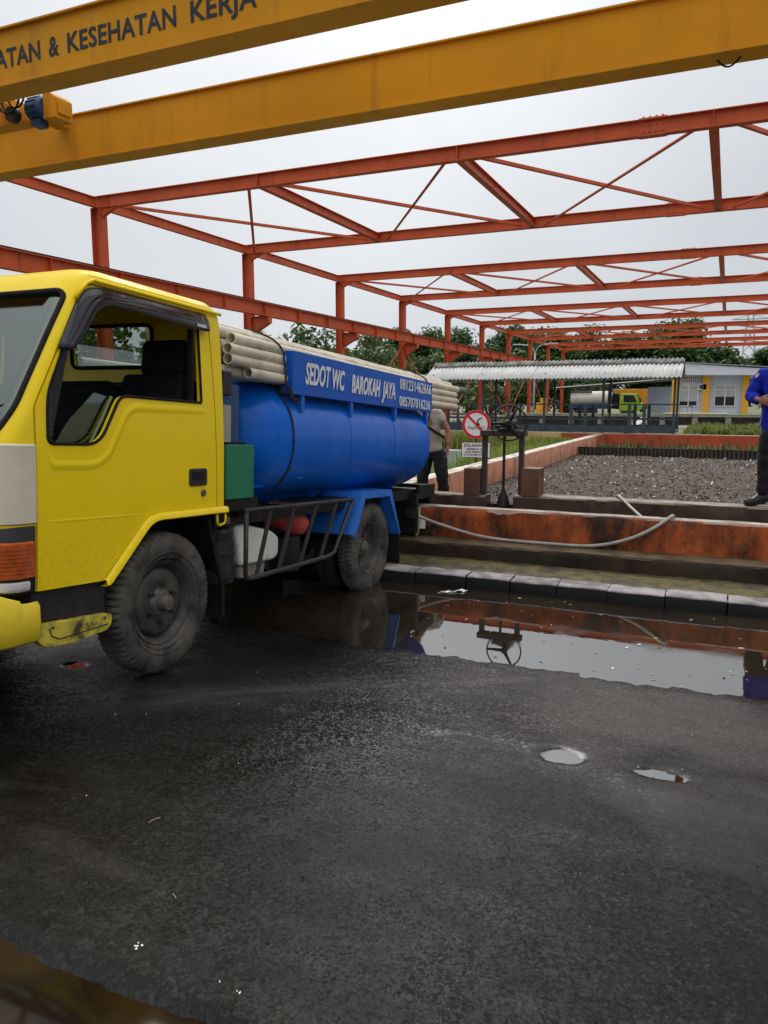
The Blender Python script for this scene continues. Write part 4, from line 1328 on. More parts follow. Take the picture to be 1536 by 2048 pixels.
# front corner: cream panel, indicator, lower dark panel
def corner_patch(name, mat, z0, z1, y_start, xlen, off, thick=0.01, parent=trk):
    """patch wrapping the front corner of the cab, from the side at y_start to xlen across the front"""
    path = []
    yf = -1.015; r = 0.105
    for i in range(5):
        path.append((0.0, y_start + (yf + r - y_start) * i / 5, 1.0, 0.0))
    for i in range(9):
        a = R(-90 * i / 8)
        path.append((-r + r * math.cos(a), yf + r + r * math.sin(a), math.cos(a), math.sin(a)))
    for i in range(1, 5):
        path.append((-r - xlen * i / 4, yf, 0.0, -1.0))
    mb = MB(); vv = []
    zz = [z0, z0 + 0.008, (z0 + z1) / 2, z1 - 0.008, z1]
    for (x, y, nx_, ny_) in path:
        for k, z in enumerate(zz):
            o_ = off + (0 if k in (0, 4) else thick)
            vv.append((x + nx_ * o_ - xin(z), y + ny_ * o_, z))
    L = 5
    mb.add(vv, [(i * L + j, i * L + j + 1, (i + 1) * L + j + 1, (i + 1) * L + j) for i in range(len(path) - 1) for j in range(L - 1)])
    # return edge
    n = len(path) - 1
    for i, s_ in ((0, 1), (n, -1)):
        x, y, nx_, ny_ = path[i]
        b0 = [(x - xin(z), y, z) for z in zz]
        mb.add([vv[i * L + j] for j in range(L)] + b0, [(j, j + 1, L + j + 1, L + j) for j in range(L - 1)])
    return mb.build(name, mat, parent, smooth=True, auto=50)
corner_patch('corner_panel', 'cream_panel', 0.962, 1.333, -0.842, 0.4, 0.001, 0.012)
hl = corner_patch('lamp_housing', 'black_plastic', 0.645, 0.955, -0.846, 1.2, 0.001, 0.006)
ind = corner_patch('indicator_lamp', 'amber_lens', 0.712, 0.885, -0.862, 0.26, 0.008, 0.012)
corner_patch('side_lamp', 'clear_lens', 0.655, 0.702, -0.885, 0.26, 0.008, 0.010)
for i in range(7):
    corner_patch('lens_rib', 'amber_lens', 0.745 + i * 0.018, 0.750 + i * 0.018, -0.868, 0.2, 0.020, 0.003, ind)
# bumper with wrapped, upswept end
mb = MB(); vv = []
path = []
for i in range(4):
    path.append((0.028, -0.845 - 0.10 * i / 3, 1, 0))
for i in range(9):
    a = R(-90 * i / 8)
    path.append((-0.13 + 0.158 * math.cos(a), -0.945 - 0.30 + 0.30 * 1 + 0.245 * math.sin(a), math.cos(a), math.sin(a)))
for i in range(1, 9):
    path.append((-0.13 - (W - 0.26) * i / 8, -1.19, 0, -1))
n = len(path)
for i, (x, y, nx_, ny_) in enumerate(path):
    up = 0.085 * smooth01((i - 2) / 7.0)
    for (d_, z) in ((-0.06, 0.585 + up), (-0.015, 0.60 + up), (0.0, 0.578 + up), (0.004, 0.50), (-0.010, 0.418), (-0.025, 0.405), (-0.07, 0.405)):
        vv.append((x + nx_ * d_, y + ny_ * d_, z))
L = 7
mb.add(vv, [(i * L + j, i * L + j + 1, (i + 1) * L + j + 1, (i + 1) * L + j) for i in range(n - 1) for j in range(L - 1)] + [tuple(range(L))])
mb.build('front_bumper', 'bumper_yellow', trk, smooth=True, auto=45)
# dark sill behind the step and the step itself
mb = MB(); mb.prism([(-0.84, 0.632), (-0.375, 0.615), (-0.37, 0.45), (-0.84, 0.49)], -0.20, -0.035, 'YZ')
mb.build('sill_panel', 'black_plastic', trk)
STP = roundpoly([(-0.865, 0.485), (-0.365, 0.452), (-0.368, 0.395), (-0.40, 0.368), (-0.62, 0.352), (-0.80, 0.362), (-0.862, 0.42)], 0.03)
mb = MB(); mb.prism(STP, -0.035, 0.012, 'YZ')
st = mb.build('cab_step', 'cab_yellow_dull', trk, bevel=0.004)
mb = MB(); mb.prism([(-0.865, 0.478), (-0.365, 0.446), (-0.365, 0.437), (-0.865, 0.468)], -0.28, -0.036, 'YZ'); mb.build('step_tread', 'black_rubber', st)
for i in range(11):
    mb = MB(); y = -0.84 + i * 0.044; mb.beam((-0.25, y, 0.4815 - 0.064 * (y + 0.865)), (-0.05, y, 0.4815 - 0.064 * (y + 0.865)), 0.014, 0.008); mb.build('tread_bar', 'black_rubber', st)
mb = MB(); gpts = [(0.0145, -0.78, 0.455), (0.0145, -0.765, 0.415), (0.0145, -0.72, 0.392), (0.0145, -0.60, 0.395), (0.0145, -0.40, 0.402)]
mb.tube(gpts, 0.003, 5); mb.build('pressed_line', 'black_plastic', st)
for (y, z) in ((-0.76, 0.455), (-0.60, 0.45), (-0.42, 0.437)):
    mb = MB(); mb.cyl((0.012, y, z), (0.018, y, z), 0.008, 8); mb.build('rivet', 'hub_steel', st)

# wheels
def tyre_mesh(name, parent, RT=0.417, wd=0.19, lug=64):
    """axis along X, outer side at +x"""
    prof_ = [(0.042, 0.245), (0.072, 0.262), (0.090, 0.300), (0.095, 0.335), (0.090, 0.372), (0.082, 0.392), (0.074, 0.405), (0.050, 0.4135), (0.012, 0.4165), (0.006, 0.406),
             (-0.006, 0.406), (-0.012, 0.4165), (-0.050, 0.4135), (-0.074, 0.405), (-0.082, 0.392), (-0.090, 0.372), (-0.095, 0.335), (-0.090, 0.300), (-0.072, 0.262), (-0.042, 0.245)]
    seg = lug * 4
    mb = MB(); v = []
    for i, (a, r) in enumerate(prof_):
        for k in range(seg):
            ph = (k + (2 if a < 0 else 0)) % 4
            rr2 = r
            if r > 0.380 and abs(a) > 0.008 and ph == 0:
                rr2 = r - 0.013
            t_ = 2 * math.pi * k / seg
            v.append((a, rr2 * math.cos(t_), rr2 * math.sin(t_)))
    n = len(prof_)
    f = [(i * seg + k, (i + 1) * seg + k, (i + 1) * seg + (k + 1) % seg, i * seg + (k + 1) % seg) for i in range(n - 1) for k in range(seg)]
    mb.add(v, f)
    for rr2, aa in ((0.270, 0.0785), (0.30, 0.0905)):
        mb.tube([(aa, rr2 * math.cos(2 * math.pi * i / 48), rr2 * math.sin(2 * math.pi * i / 48)) for i in range(49)], 0.004, 5, False)
    return mb.build(name, 'tyre_rubber', parent, smooth=True, auto=40)
def rim_mesh(parent, rear=False):
    s = 1
    if not rear:
        pr = [(-0.04, 0.240), (0.035, 0.232), (0.050, 0.250), (0.056, 0.247), (0.050, 0.228), (0.020, 0.215), (0.012, 0.205), (0.030, 0.196), (0.040, 0.180), (0.041, 0.13), (0.036, 0.085), (0.040, 0.0)]
    else:
        pr = [(-0.04, 0.240), (0.035, 0.232), (0.050, 0.250), (0.056, 0.247), (0.048, 0.225), (0.0, 0.212), (-0.060, 0.195), (-0.072, 0.165), (-0.070, 0.10), (-0.07, 0.0)]
    mb = MB(); mb.lathe(pr, 48, 'X')
    r_ = mb.build('rim', 'rim_steel', parent, smooth=True, auto=60)
    base = 0.040 if not rear else -0.070
    for i in range(6):
        a = i * math.pi / 3 + 0.35
        rr2 = 0.112 if not rear else 0.105
        mb = MB(); c_ = (base, rr2 * math.cos(a), rr2 * math.sin(a))
        mb.cyl(c_, (c_[0] + 0.022, c_[1], c_[2]), 0.019, 6); mb.cyl((c_[0] + 0.022, c_[1], c_[2]), (c_[0] + 0.036, c_[1], c_[2]), 0.010, 8)
        mb.build('wheel_nut', 'rim_steel', r_)
    mb = MB()
    if not rear:
        mb.lathe([(0.036, 0.085), (0.050, 0.075), (0.055, 0.052), (0.095, 0.046), (0.108, 0.040), (0.112, 0.0)], 28, 'X')
    else:
        mb.lathe([(-0.07, 0.090), (-0.02, 0.082), (-0.012, 0.068), (0.010, 0.060), (0.016, 0.045), (0.030, 0.040), (0.032, 0.0)], 28, 'X')
        for i in range(8):
            a = i * math.pi / 4
            mb.cyl((-0.014, 0.072 * math.cos(a), 0.072 * math.sin(a)), (0.0, 0.072 * math.cos(a), 0.072 * math.sin(a)), 0.008, 6)
    mb.build('hub', 'hub_steel', r_, smooth=True, auto=40)
    return r_
def wheel(name, x, y, z, rear=False, flip=False):
    wroot = bpy.data.objects.new(name, None); C.objects.link(wroot); wroot.parent = trk
    wroot.location = (x, y, z)
    wroot.rotation_euler = (R(17 if rear else 5), 0, R(180) if flip else 0)
    return wroot
proto = wheel('front_wheel', -0.105, 0.105, 0.417)
ty = tyre_mesh('tyre', proto); rim_f = rim_mesh(proto)
pw = wheel('rear_wheel', -0.105, 2.975, 0.417, True)
t2 = ty.copy(); C.objects.link(t2); t2.parent = pw; t2.scale = (0.88, 1, 1); rim_mesh(pw, True)
for (x, y, fl, src) in ((-W + 0.105, 0.105, True, proto), (-W + 0.105, 2.975, True, pw)):
    wr = wheel('front_wheel' if src is proto else 'rear_wheel', x, y, 0.417, src is pw, fl)
    for ch in src.children:
        copy_tree(ch, wr)
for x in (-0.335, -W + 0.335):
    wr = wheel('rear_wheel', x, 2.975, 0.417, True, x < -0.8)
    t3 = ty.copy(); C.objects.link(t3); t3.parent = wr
    t3.data = ty.data.copy(); t3.data.materials[0] = MATS['black_rubber']  # darker rubber on the inner tyres: shade behind the outer wheels put into colour
mb = MB(); mb.cyl((-W + 0.15, 0.105, 0.40), (-0.16, 0.105, 0.40), 0.045, 12); mb.cyl((-W + 0.15, 2.975, 0.417), (-0.18, 2.975, 0.417), 0.06, 14)
mb.lathe([(-0.15, 0.0), (-0.15, 0.12), (-0.05, 0.19), (0.05, 0.19), (0.15, 0.12), (0.15, 0)], 20, 'X', (-W / 2, 2.975, 0.417))
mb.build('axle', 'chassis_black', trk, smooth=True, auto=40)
# chassis
for x in (-0.52, -W + 0.52):
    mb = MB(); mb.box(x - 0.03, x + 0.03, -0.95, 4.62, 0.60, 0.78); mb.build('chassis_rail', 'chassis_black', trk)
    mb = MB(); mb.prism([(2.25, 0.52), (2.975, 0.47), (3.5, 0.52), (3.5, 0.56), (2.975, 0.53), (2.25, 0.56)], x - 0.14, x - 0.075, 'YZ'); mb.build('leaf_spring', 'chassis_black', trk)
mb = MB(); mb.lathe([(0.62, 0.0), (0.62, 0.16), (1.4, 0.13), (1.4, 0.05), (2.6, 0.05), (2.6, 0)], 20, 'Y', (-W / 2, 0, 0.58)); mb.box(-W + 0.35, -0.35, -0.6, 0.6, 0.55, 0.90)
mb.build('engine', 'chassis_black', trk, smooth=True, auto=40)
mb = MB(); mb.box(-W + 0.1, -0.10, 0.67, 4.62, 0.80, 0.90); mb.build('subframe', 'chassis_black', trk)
# inner wheel arch liner and front mud flap
mb = MB(); mb.prism([(-0.38, 0.60), (-0.05, 0.90), (0.60, 0.915), (0.60, 0.93), (-0.06, 0.93), (-0.40, 0.62)], -0.55, -0.03, 'YZ'); mb.build('wheel_arch_liner', 'chassis_black', trk)
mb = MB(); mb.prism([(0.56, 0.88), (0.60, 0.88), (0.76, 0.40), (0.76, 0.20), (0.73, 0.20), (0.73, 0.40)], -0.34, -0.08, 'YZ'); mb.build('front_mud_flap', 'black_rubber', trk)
mb = MB(); mb.tube([(0.0, 0.56, 0.905), (0.0, 0.565, 0.845), (0.0, 0.585, 0.832), (0.0, 0.640, 0.842), (0.0, 0.650, 0.862), (0.0, 0.648, 0.91)], 0.008, 8); mb.build('grab_loop', 'cab_yellow', trk, smooth=True)
mb = MB(); mb.box(-0.03, -0.01, 0.685, 0.715, 0.83, 0.875); pl = mb.build('padlock', 'hub_steel', trk, bevel=0.004)
mb = MB(); mb.tube([(-0.02, 0.69, 0.87), (-0.02, 0.69, 0.91), (-0.02, 0.70, 0.925), (-0.02, 0.71, 0.91), (-0.02, 0.71, 0.87)], 0.004, 6); mb.build('shackle', 'iron_dark', pl)

# tank
cxT, czT, aT, bT = -W / 2, 1.385, W / 2 + 0.015, 0.515
def tank_ring(y, k, lift=0.0, n=64, e_=2.45):
    r = []
    for i in range(n):
        a = 2 * math.pi * i / n
        c_, s_ = math.cos(a), math.sin(a)
        r.append((cxT + aT * k * math.copysign(abs(c_) ** (2 / e_), c_), y, czT + bT * k * math.copysign(abs(s_) ** (2 / e_), s_)))
    return r
TY = [(1.02, 0.05), (1.03, 0.35), (1.07, 0.60), (1.15, 0.80), (1.26, 0.91), (1.38, 0.975), (1.465, 1.0), (1.475, 1.006), (1.485, 1.0), (1.53, 1.0), (2.4, 1.0), (3.4, 1.0), (4.23, 1.0), (4.28, 1.0), (4.29, 1.006), (4.30, 1.0), (4.38, 0.96), (4.47, 0.85), (4.53, 0.65), (4.56, 0.35), (4.57, 0.05)]
mb = MB(); n = 64
v = [p for (y, k) in TY for p in tank_ring(y, k)]
f = [(i * n + k, i * n + (k + 1) % n, (i + 1) * n + (k + 1) % n, (i + 1) * n + k) for i in range(len(TY) - 1) for k in range(n)]
f += [tuple(range(n)), tuple((len(TY) - 1) * n + k for k in range(n))]
mb.add(v, f)
tank = mb.build('tank', 'tank_blue', trk, smooth=True, auto=60)
for y in (1.36, 2.35, 3.20, 4.02):           # saddle plates below the tank
    mb = MB(); mb.prism([(-0.16, 1.10), (-0.30, 0.905), (-W + 0.30, 0.905), (-W + 0.16, 1.10), (-W + 0.5, 0.98), (-0.5, 0.98)], y - 0.008, y + 0.008, 'XZ')
    mb.build('tank_saddle', 'tank_blue', tank)
mb = MB(); mb.prism([(-0.16, 1.04), (-0.36, 0.905), (-0.42, 0.905), (-0.42, 0.93), (-0.20, 1.06)], 1.20, 4.10, 'XZ'); mb.build('tank_skirt', 'tank_blue', tank)
mb = MB(); mb.prism([(-W + 0.16, 1.04), (-W + 0.36, 0.905), (-W + 0.42, 0.905), (-W + 0.42, 0.93), (-W + 0.20, 1.06)], 1.20, 4.10, 'XZ'); mb.build('tank_skirt', 'tank_blue', tank)
for (y, z) in ((1.62, 1.10), (2.50, 1.13), (3.55, 1.16), (4.15, 1.17)):
    mb = MB(); mb.box(-0.055, -0.022, y, y + 0.06, z, z + 0.006); mb.build('weld_tab', 'fender_blue', tank)
# lettering boards, one on each side
for sgn, x in ((1, -0.005),):
    mb = MB(); mb.box(x - 0.03 if sgn > 0 else x, x if sgn > 0 else x + 0.03, 1.48, 4.385, 1.722, 2.036)
    bd = mb.build('sign_board', 'board_blue', trk, bevel=0.003)
    mb = MB(); xa, xb_ = (x - 0.10, x - 0.031) if sgn > 0 else (x + 0.031, x + 0.10)
    mb.box(xa, xb_, 1.48, 1.485, 1.722, 2.036); mb.box(xa, xb_, 4.380, 4.385, 1.722, 2.036)
    mb.build('board_return', 'board_blue', bd)
    for y in (1.62, 2.45, 3.4, 4.25):
        mb = MB(); q = x - 0.05 if sgn > 0 else x + 0.01
        mb.box(q, q + 0.04, y, y + 0.05, 1.60, 1.721); mb.build('bracket', 'tank_blue', bd)
    if sgn > 0:
        rt = (R(90), 0, R(90)); xx = 0.0005
        text('lettering', 'SEDOT', bd, 'board_lettering', 0.2, (xx, 1.652, 1.812), rt, shear=0.22, bold=0.005, fit=0.40, cap=0.160)
        text('lettering', 'WC', bd, 'board_lettering', 0.2, (xx, 2.085, 1.806), rt, shear=0.22, bold=0.005, fit=0.215, cap=0.158)
        text('lettering', 'BAROKAH', bd, 'board_lettering', 0.2, (xx, 2.432, 1.803), rt, shear=0.22, bold=0.006, fit=0.585, cap=0.150)
        text('lettering', 'JAYA', bd, 'board_lettering', 0.2, (xx, 3.060, 1.802), rt, shear=0.22, bold=0.005, fit=0.305, cap=0.148)
        text('lettering', '081231462666', bd, 'board_lettering', 0.15, (xx, 3.478, 1.908), rt, bold=0.002, fit=0.85, cap=0.104, space=1.08)
        text('lettering', '085707016236', bd, 'board_lettering', 0.15, (xx, 3.474, 1.748), rt, bold=0.002, fit=0.84, cap=0.094, space=1.08)
# boxes between cab and tank
mb = MB(); mb.box(-0.42, -0.03, 0.70, 1.02, 0.985, 1.345); gb = mb.build('tool_box', 'green_box', trk, bevel=0.006)
mb = MB(); mb.box(-0.36, -0.08, 0.78, 0.99, 1.346, 1.362); mb.build('box_hinge', 'chassis_black', gb)
mb = MB(); mb.box(-0.5, -0.05, 0.69, 1.1, 0.905, 0.984); mb.build('box_shelf', 'chassis_black', trk)
mb = MB(); mb.prism(roundpoly([(-0.20, 0.70), (-0.06, 0.70), (-0.06, 0.80), (-0.20, 0.80)], 0.02), 1.36, 1.60, 'XY'); mb.build('rusty_can', 'plinth_conc', trk)
mb = MB(); mb.box(-0.30, -0.06, 0.70, 0.80, 1.66, 1.82); mb.build('work_lamp', 'black_plastic', trk, bevel=0.01)
mb = MB(); mb.box(-0.9, -0.12, 0.72, 0.98, 1.0, 1.75); mb.build('pump_cover', 'motor_blue', trk, bevel=0.02)
mb = MB(); mb.beam((-0.70, 0.78, 0.95), (-0.70, 0.78, 2.35), 0.085, 0.05, up=(0, 1, 0)); mb.build('pipe_rack_post', 'pvc_pipe', trk)
mb = MB(); mb.beam((-1.55, 0.78, 0.95), (-1.55, 0.78, 2.30), 0.07, 0.05, up=(0, 1, 0)); mb.build('pipe_rack_post', 'chassis_black', trk)
# air cleaner, white water tank, pump drum with red head
mb = MB(); mb.lathe([(0.42, 0), (0.42, 0.105), (0.47, 0.118), (0.52, 0.112), (0.60, 0.112), (0.605, 0.118), (0.63, 0.118), (0.635, 0.112), (0.70, 0.112), (0.705, 0.098), (0.76, 0.105), (0.785, 0.08), (0.79, 0)], 28, 'Z', (-0.17, 0.80, 0))
mb.tube([(-0.17, 0.72, 0.55), (-0.12, 0.70, 0.85)], 0.022, 8)
mb.build('air_cleaner', 'black_plastic', trk, smooth=True, auto=40)
mb = MB(); mb.prism(roundpoly([(1.00, 0.50), (1.44, 0.495), (1.50, 0.53), (1.50, 0.66), (1.40, 0.715), (1.02, 0.80), (0.94, 0.79)], 0.03), -0.44, -0.12, 'YZ')
wt = mb.build('water_tank', 'white_plastic', trk, smooth=True, auto=40, bevel=0.02)
mb = MB(); mb.prism([(1.03, 0.49), (1.38, 0.485), (1.36, 0.39), (1.05, 0.40)], -0.42, -0.16, 'YZ'); mb.build('tank_base', 'plinth_conc', wt, bevel=0.015)
mb = MB(); mb.lathe([(0.34, 0), (0.34, 0.135), (0.36, 0.145), (0.60, 0.145), (0.62, 0.13), (0.62, 0)], 28, 'Z', (-0.32, 1.88, 0)); mb.build('pump_drum', 'chassis_black', trk, smooth=True, auto=40)
mb = MB(); mb.lathe([(-0.19, 0), (-0.19, 0.085), (-0.17, 0.11), (0.04, 0.115), (0.10, 0.10), (0.16, 0.06), (0.17, 0)], 24, 'X', (0, 0, 0))
ph = mb.build('pump_head', 'red_metal', trk, smooth=True, auto=40); ph.location = (-0.30, 1.93, 0.745); ph.rotation_euler = (0, R(25), R(35))
mb = MB(); mb.tube([(-0.15, 1.38, 0.915), (-0.14, 1.6, 0.90), (-0.18, 1.95, 0.86)], 0.018, 8); mb.build('pump_lever', 'chassis_black', trk)
for y in (2.42, 3.36):                      # weld seams round the shell
    mb = MB(); rg = tank_ring(y, 1.0005); mb.tube(rg + [rg[0]], 0.0045, 5, False); mb.build('weld_seam', 'tank_blue', tank, smooth=True)
# side guard rack of steel tube
rk = MB()
rk.tube([(0.0, 0.87, 0.905), (0.0, 2.50, 0.893)], 0.017, 8)
rk.tube([(0.0, 0.885, 0.905), (0.0, 0.885, 0.47), (0.0, 0.90, 0.445), (0.0, 0.94, 0.437), (0.0, 1.6, 0.445), (0.0, 2.08, 0.452), (0.0, 2.17, 0.475), (0.0, 2.22, 0.54), (0.0, 2.50, 0.893)], 0.017, 8)
rack = rk.build('side_guard', 'rack_grey', trk, smooth=True)
for (a, b_) in ((1.19, 1.02), (1.51, 1.31), (1.86, 1.61), (2.20, 1.93)):
    mb = MB(); mb.beam((0.0, a, 0.892), (0.0, b_, 0.452), 0.012, 0.040, up=(0, 1, 0)); mb.build('guard_bar', 'rack_grey', rack)
for y in (0.90, 2.45):
    mb = MB(); mb.beam((0.0, y, 0.89), (-0.5, y, 0.80), 0.03, 0.03); mb.build('guard_bracket', 'chassis_black', rack)
# folded sheet mudguards over the rear wheels
for sgn in (1, -1):
    def X(a, b_):
        return (a, b_) if sgn > 0 else (-W - b_, -W - a)
    FO = [(2.40, 0.60), (2.63, 0.945), (3.27, 0.945), (3.52, 0.50)]
    FI = [(2.415, 0.59), (2.637, 0.930), (3.262, 0.930), (3.505, 0.495)]
    x0, x1 = X(-0.46, 0.022)
    mb = MB(); mb.prism(FO + FI[::-1], x0, x1, 'YZ')
    fd = mb.build('mudguard', 'fender_blue', trk)
    FL = [(2.40, 0.60), (2.63, 0.945), (3.27, 0.945), (3.52, 0.50), (3.50, 0.50), (3.23, 0.885), (2.70, 0.885), (2.51, 0.565)]
    x0, x1 = X(0.0225, 0.028)
    mb = MB(); mb.prism(FL, x0, x1, 'YZ'); mb.build('mudguard_flange', 'fender_blue', fd)
    x0, x1 = X(-0.40, 0.015)
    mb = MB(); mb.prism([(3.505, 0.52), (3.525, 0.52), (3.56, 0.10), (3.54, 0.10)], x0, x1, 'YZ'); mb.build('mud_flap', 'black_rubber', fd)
# tail: cross beam, lamp, valve and hanging white bottle cover
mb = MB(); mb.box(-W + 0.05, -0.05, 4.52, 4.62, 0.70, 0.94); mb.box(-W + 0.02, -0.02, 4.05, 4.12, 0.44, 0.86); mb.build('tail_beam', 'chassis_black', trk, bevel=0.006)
mb = MB(); mb.box(-0.14, -0.03, 4.02, 4.05, 0.60, 0.70); mb.build('tail_lamp', 'black_plastic', trk, bevel=0.006)
mb = MB(); mb.box(-0.06, -0.02, 4.12, 4.60, 0.80, 0.95); mb.build('tail_plate', 'chassis_black', trk, bevel=0.004)
mb = MB(); mb.lathe([(4.57, 0.0), (4.57, 0.09), (4.68, 0.09), (4.68, 0.12), (4.72, 0.12), (4.72, 0)], 20, 'Y', (-W / 2, 0, 1.05)); mb.build('outlet_valve', 'iron_dark', trk, smooth=True, auto=40)
mb = MB(); mb.prism(roundpoly([(4.30, 0.70), (4.44, 0.69), (4.44, 0.60), (4.36, 0.49), (4.25, 0.47), (4.27, 0.56)], 0.02), -0.06, 0.0, 'YZ')
bt = mb.build('cut_bottle', 'bottle_white', trk, bevel=0.012)
mb = MB(); mb.prism(roundpoly([(4.36, 0.585), (4.375, 0.585), (4.39, 0.645), (4.375, 0.645)], 0.003), 0.0005, 0.003, 'YZ'); mb.build('slot', 'sign_black', bt)
mb = MB(); mb.prism(roundpoly([(4.21, 0.70), (4.30, 0.715), (4.28, 0.56), (4.24, 0.42), (4.18, 0.40), (4.20, 0.55)], 0.02), -0.09, -0.055, 'YZ'); mb.build('hanging_cloth', 'cloth_olive', trk, bevel=0.008)

# ------------------------------------------------------------------ pipes tied on the tank (each lies loose: own object)
def pipe(x, y0, y1, z0, z1, r, label, socket=False, xo=0.0):
    n_ = thing('plastic_pipe', label, 'pipe', (-2.92, 3.35, 0.125), (-TILT, 0, 0), 'plastic pipes tied on the tank')
    ri = r * 0.86
    p0 = Vector((x, y0, z0)); p1 = Vector((x + xo, y1, z1))
    seg = 20
    pts = [p0 + (p1 - p0) * i / 10 for i in range(11)]
    for i, q in enumerate(pts):
        q.z -= 0.012 * math.sin(math.pi * i / 10) * random.uniform(0.6, 1.2)
    mb = MB(); mb.tube(pts, r, seg, False)
    a = len(mb.v)
    inn = [pts[0], pts[0] + (pts[1] - pts[0]) * 0.9]
    mb.tube(inn, ri, seg, False)
    mb.f += [(k, (k + 1) % seg, a + (k + 1) % seg, a + k) for k in range(seg)]
    mb.mi += [0] * seg
    o = mb.build('pipe_wall', 'pvc_pipe', n_, smooth=True, auto=50)
    mb = MB(); mb.cyl(pts[0] + (pts[1] - pts[0]) * 0.88, pts[0] + (pts[1] - pts[0]) * 0.89, ri * 0.99, seg); mb.build('pipe_bore', 'pipe_inside', n_)
    if socket:
        dv = (pts[-1] - pts[-2]).normalized()
        mb = MB(); mb.tube([pts[-1] - dv * 0.02, pts[-1] + dv * 0.22], r * 1.16, seg); mb.build('pipe_socket', 'pipe_socket_grey', n_, smooth=True, auto=50)
    else:
        mb = MB(); dv = (pts[-1] - pts[-2]).normalized(); mb.cyl(pts[-1] - dv * 0.001, pts[-1] + dv * 0.003, r * 0.99, seg); mb.build('pipe_end', 'pvc_pipe', n_)
    return n_
r = 0.037
pipe(-0.115, 0.86, 5.55, 2.045, 2.050, r, 'second pipe down in the near stack beside the cab', True)
pipe(-0.100, 0.80, 5.40, 1.972, 1.975, r, 'third pipe down in the near stack beside the cab')
pipe(-0.100, 0.805, 5.45, 1.905, 1.908, r, 'fourth pipe down in the near stack beside the cab')
pipe(-0.085, 1.015, 5.40, 1.832, 1.835, r, 'lowest pipe of the near stack with its dark open end')
pipe(-0.190, 0.775, 5.45, 2.088, 2.092, r * 1.06, 'highest open-ended pipe beside the cab corner')
for i in range(5):
    pipe(-0.275 - 0.081 * i, 0.80 + random.uniform(-0.03, 0.08), 5.50 + random.uniform(-0.2, 0.3), 2.125 + random.uniform(-0.006, 0.006), 2.13, r, ('first', 'second', 'third', 'fourth', 'fifth')[i] + ' pipe from the near edge in the top layer of the bundle', i in (0, 1))
for i in range(4):
    pipe(-0.18 - 0.081 * i, 0.80 + random.uniform(-0.03, 0.08), 5.40, 2.005 - 0.002 * i, 2.01, r, ('nearest', 'second', 'third', 'farthest')[i] + ' pipe of the four inside the bundle under the top layer', i == 0)
for i in range(3):
    pipe(-0.175 - 0.081 * i, 0.74, 5.30, 1.838, 1.842, r, ('nearest', 'middle', 'farthest')[i] + ' of the bottom pipes behind the lowest near pipe')
pipe(-1.32, 0.74, 5.2, 1.90, 2.0, r, 'pipe on the far side seen through the cab rear window')
# ropes
def rope(name, pts, label):
    mb = MB()
    P = [Vector(p) for p in pts]; Q = []
    for i in range(len(P) - 1):
        for k in range(5):
            Q.append(P[i] + (P[i + 1] - P[i]) * k / 5)
    Q.append(P[-1])
    for _ in range(2):
        Q = [Q[0]] + [(Q[i - 1] + Q[i] * 2 + Q[i + 1]) / 4 for i in range(1, len(Q) - 1)] + [Q[-1]]
    mb.tube(Q, 0.0075, 7)
    o = mb.build(name, 'rope_dark', smooth=True)
    o.location = (-2.92, 3.35, 0.125); o.rotation_euler = (-TILT, 0, 0)
    return tag(o, label, 'rope')
def tank_pt(a, y, off=0.012, e_=2.45):
    c_, s_ = math.cos(a), math.sin(a)
    return (cxT + (aT + off) * math.copysign(abs(c_) ** (2 / e_), c_), y, czT + (bT + off) * math.copysign(abs(s_) ** (2 / e_), s_))
rope('rope', [(-1.15, 1.27, 2.18), (-0.6, 1.29, 2.168), (-0.27, 1.33, 2.172), (-0.13, 1.38, 2.115), (-0.055, 1.42, 2.04), (-0.045, 1.44, 1.86), (-0.03, 1.45, 1.72)], 'dark rope over the pipe bundle behind the cab')
rope('rope', [(-0.03, 1.45, 1.72)] + [tank_pt(R(a), 1.46, 0.012) for a in (38, 25, 10, -5, -20, -32, -42)] + [(-0.35, 1.40, 1.0), (-0.42, 1.3, 0.92)], 'dark rope running down the front rim of the blue tank')
rope('rope_knot', [(-0.02, 1.44, 1.78), (0.0, 1.47, 1.72), (0.0, 1.50, 1.66), (0.012, 1.55, 1.655), (0.0, 1.52, 1.69), (0.0, 1.47, 1.68), (-0.02, 1.45, 1.74)], 'knotted rope end at the front lower corner of the blue board')
rope('rope', [(-1.1, 4.0, 2.21), (-0.5, 4.1, 2.185), (-0.25, 4.2, 2.172), (-0.07, 4.38, 2.09), (-0.035, 4.42, 1.88), (-0.04, 4.43, 1.70), (-0.10, 4.45, 1.55)], 'dark rope holding down the pipe ends at the rear of the board')

# ================================================================== SLUICE GATE
ga = thing('sluice_gate', 'dark timber-framed sluice gate with an iron handwheel', 'sluice gate', (-2.54, 9.396, 0.517))
ga.scale = (1.16, 1.16, 1.16)
def part(mb, name, mat, parent=None, **k):
    return mb.build(name, mat, parent if parent is not None else ga, **k)
mb = MB(); mb.box(-0.255, 0.235, -0.065, 0.075, 0.652, 0.712); part(mb, 'cross_beam', 'wood_dark', bevel=0.006)
mb = MB(); mb.box(-0.240, -0.190, -0.03, 0.04, -0.4, 0.651); part(mb, 'post', 'wood_dark', bevel=0.005)
mb = MB(); mb.box(0.165, 0.215, -0.03, 0.04, -0.4, 0.651); part(mb, 'post', 'wood_dark', bevel=0.005)
mb = MB(); mb.cyl((0, 0.0, 0.0), (0, 0.0, 0.74), 0.015, 10); part(mb, 'stem', 'iron_dark', smooth=True, auto=40)
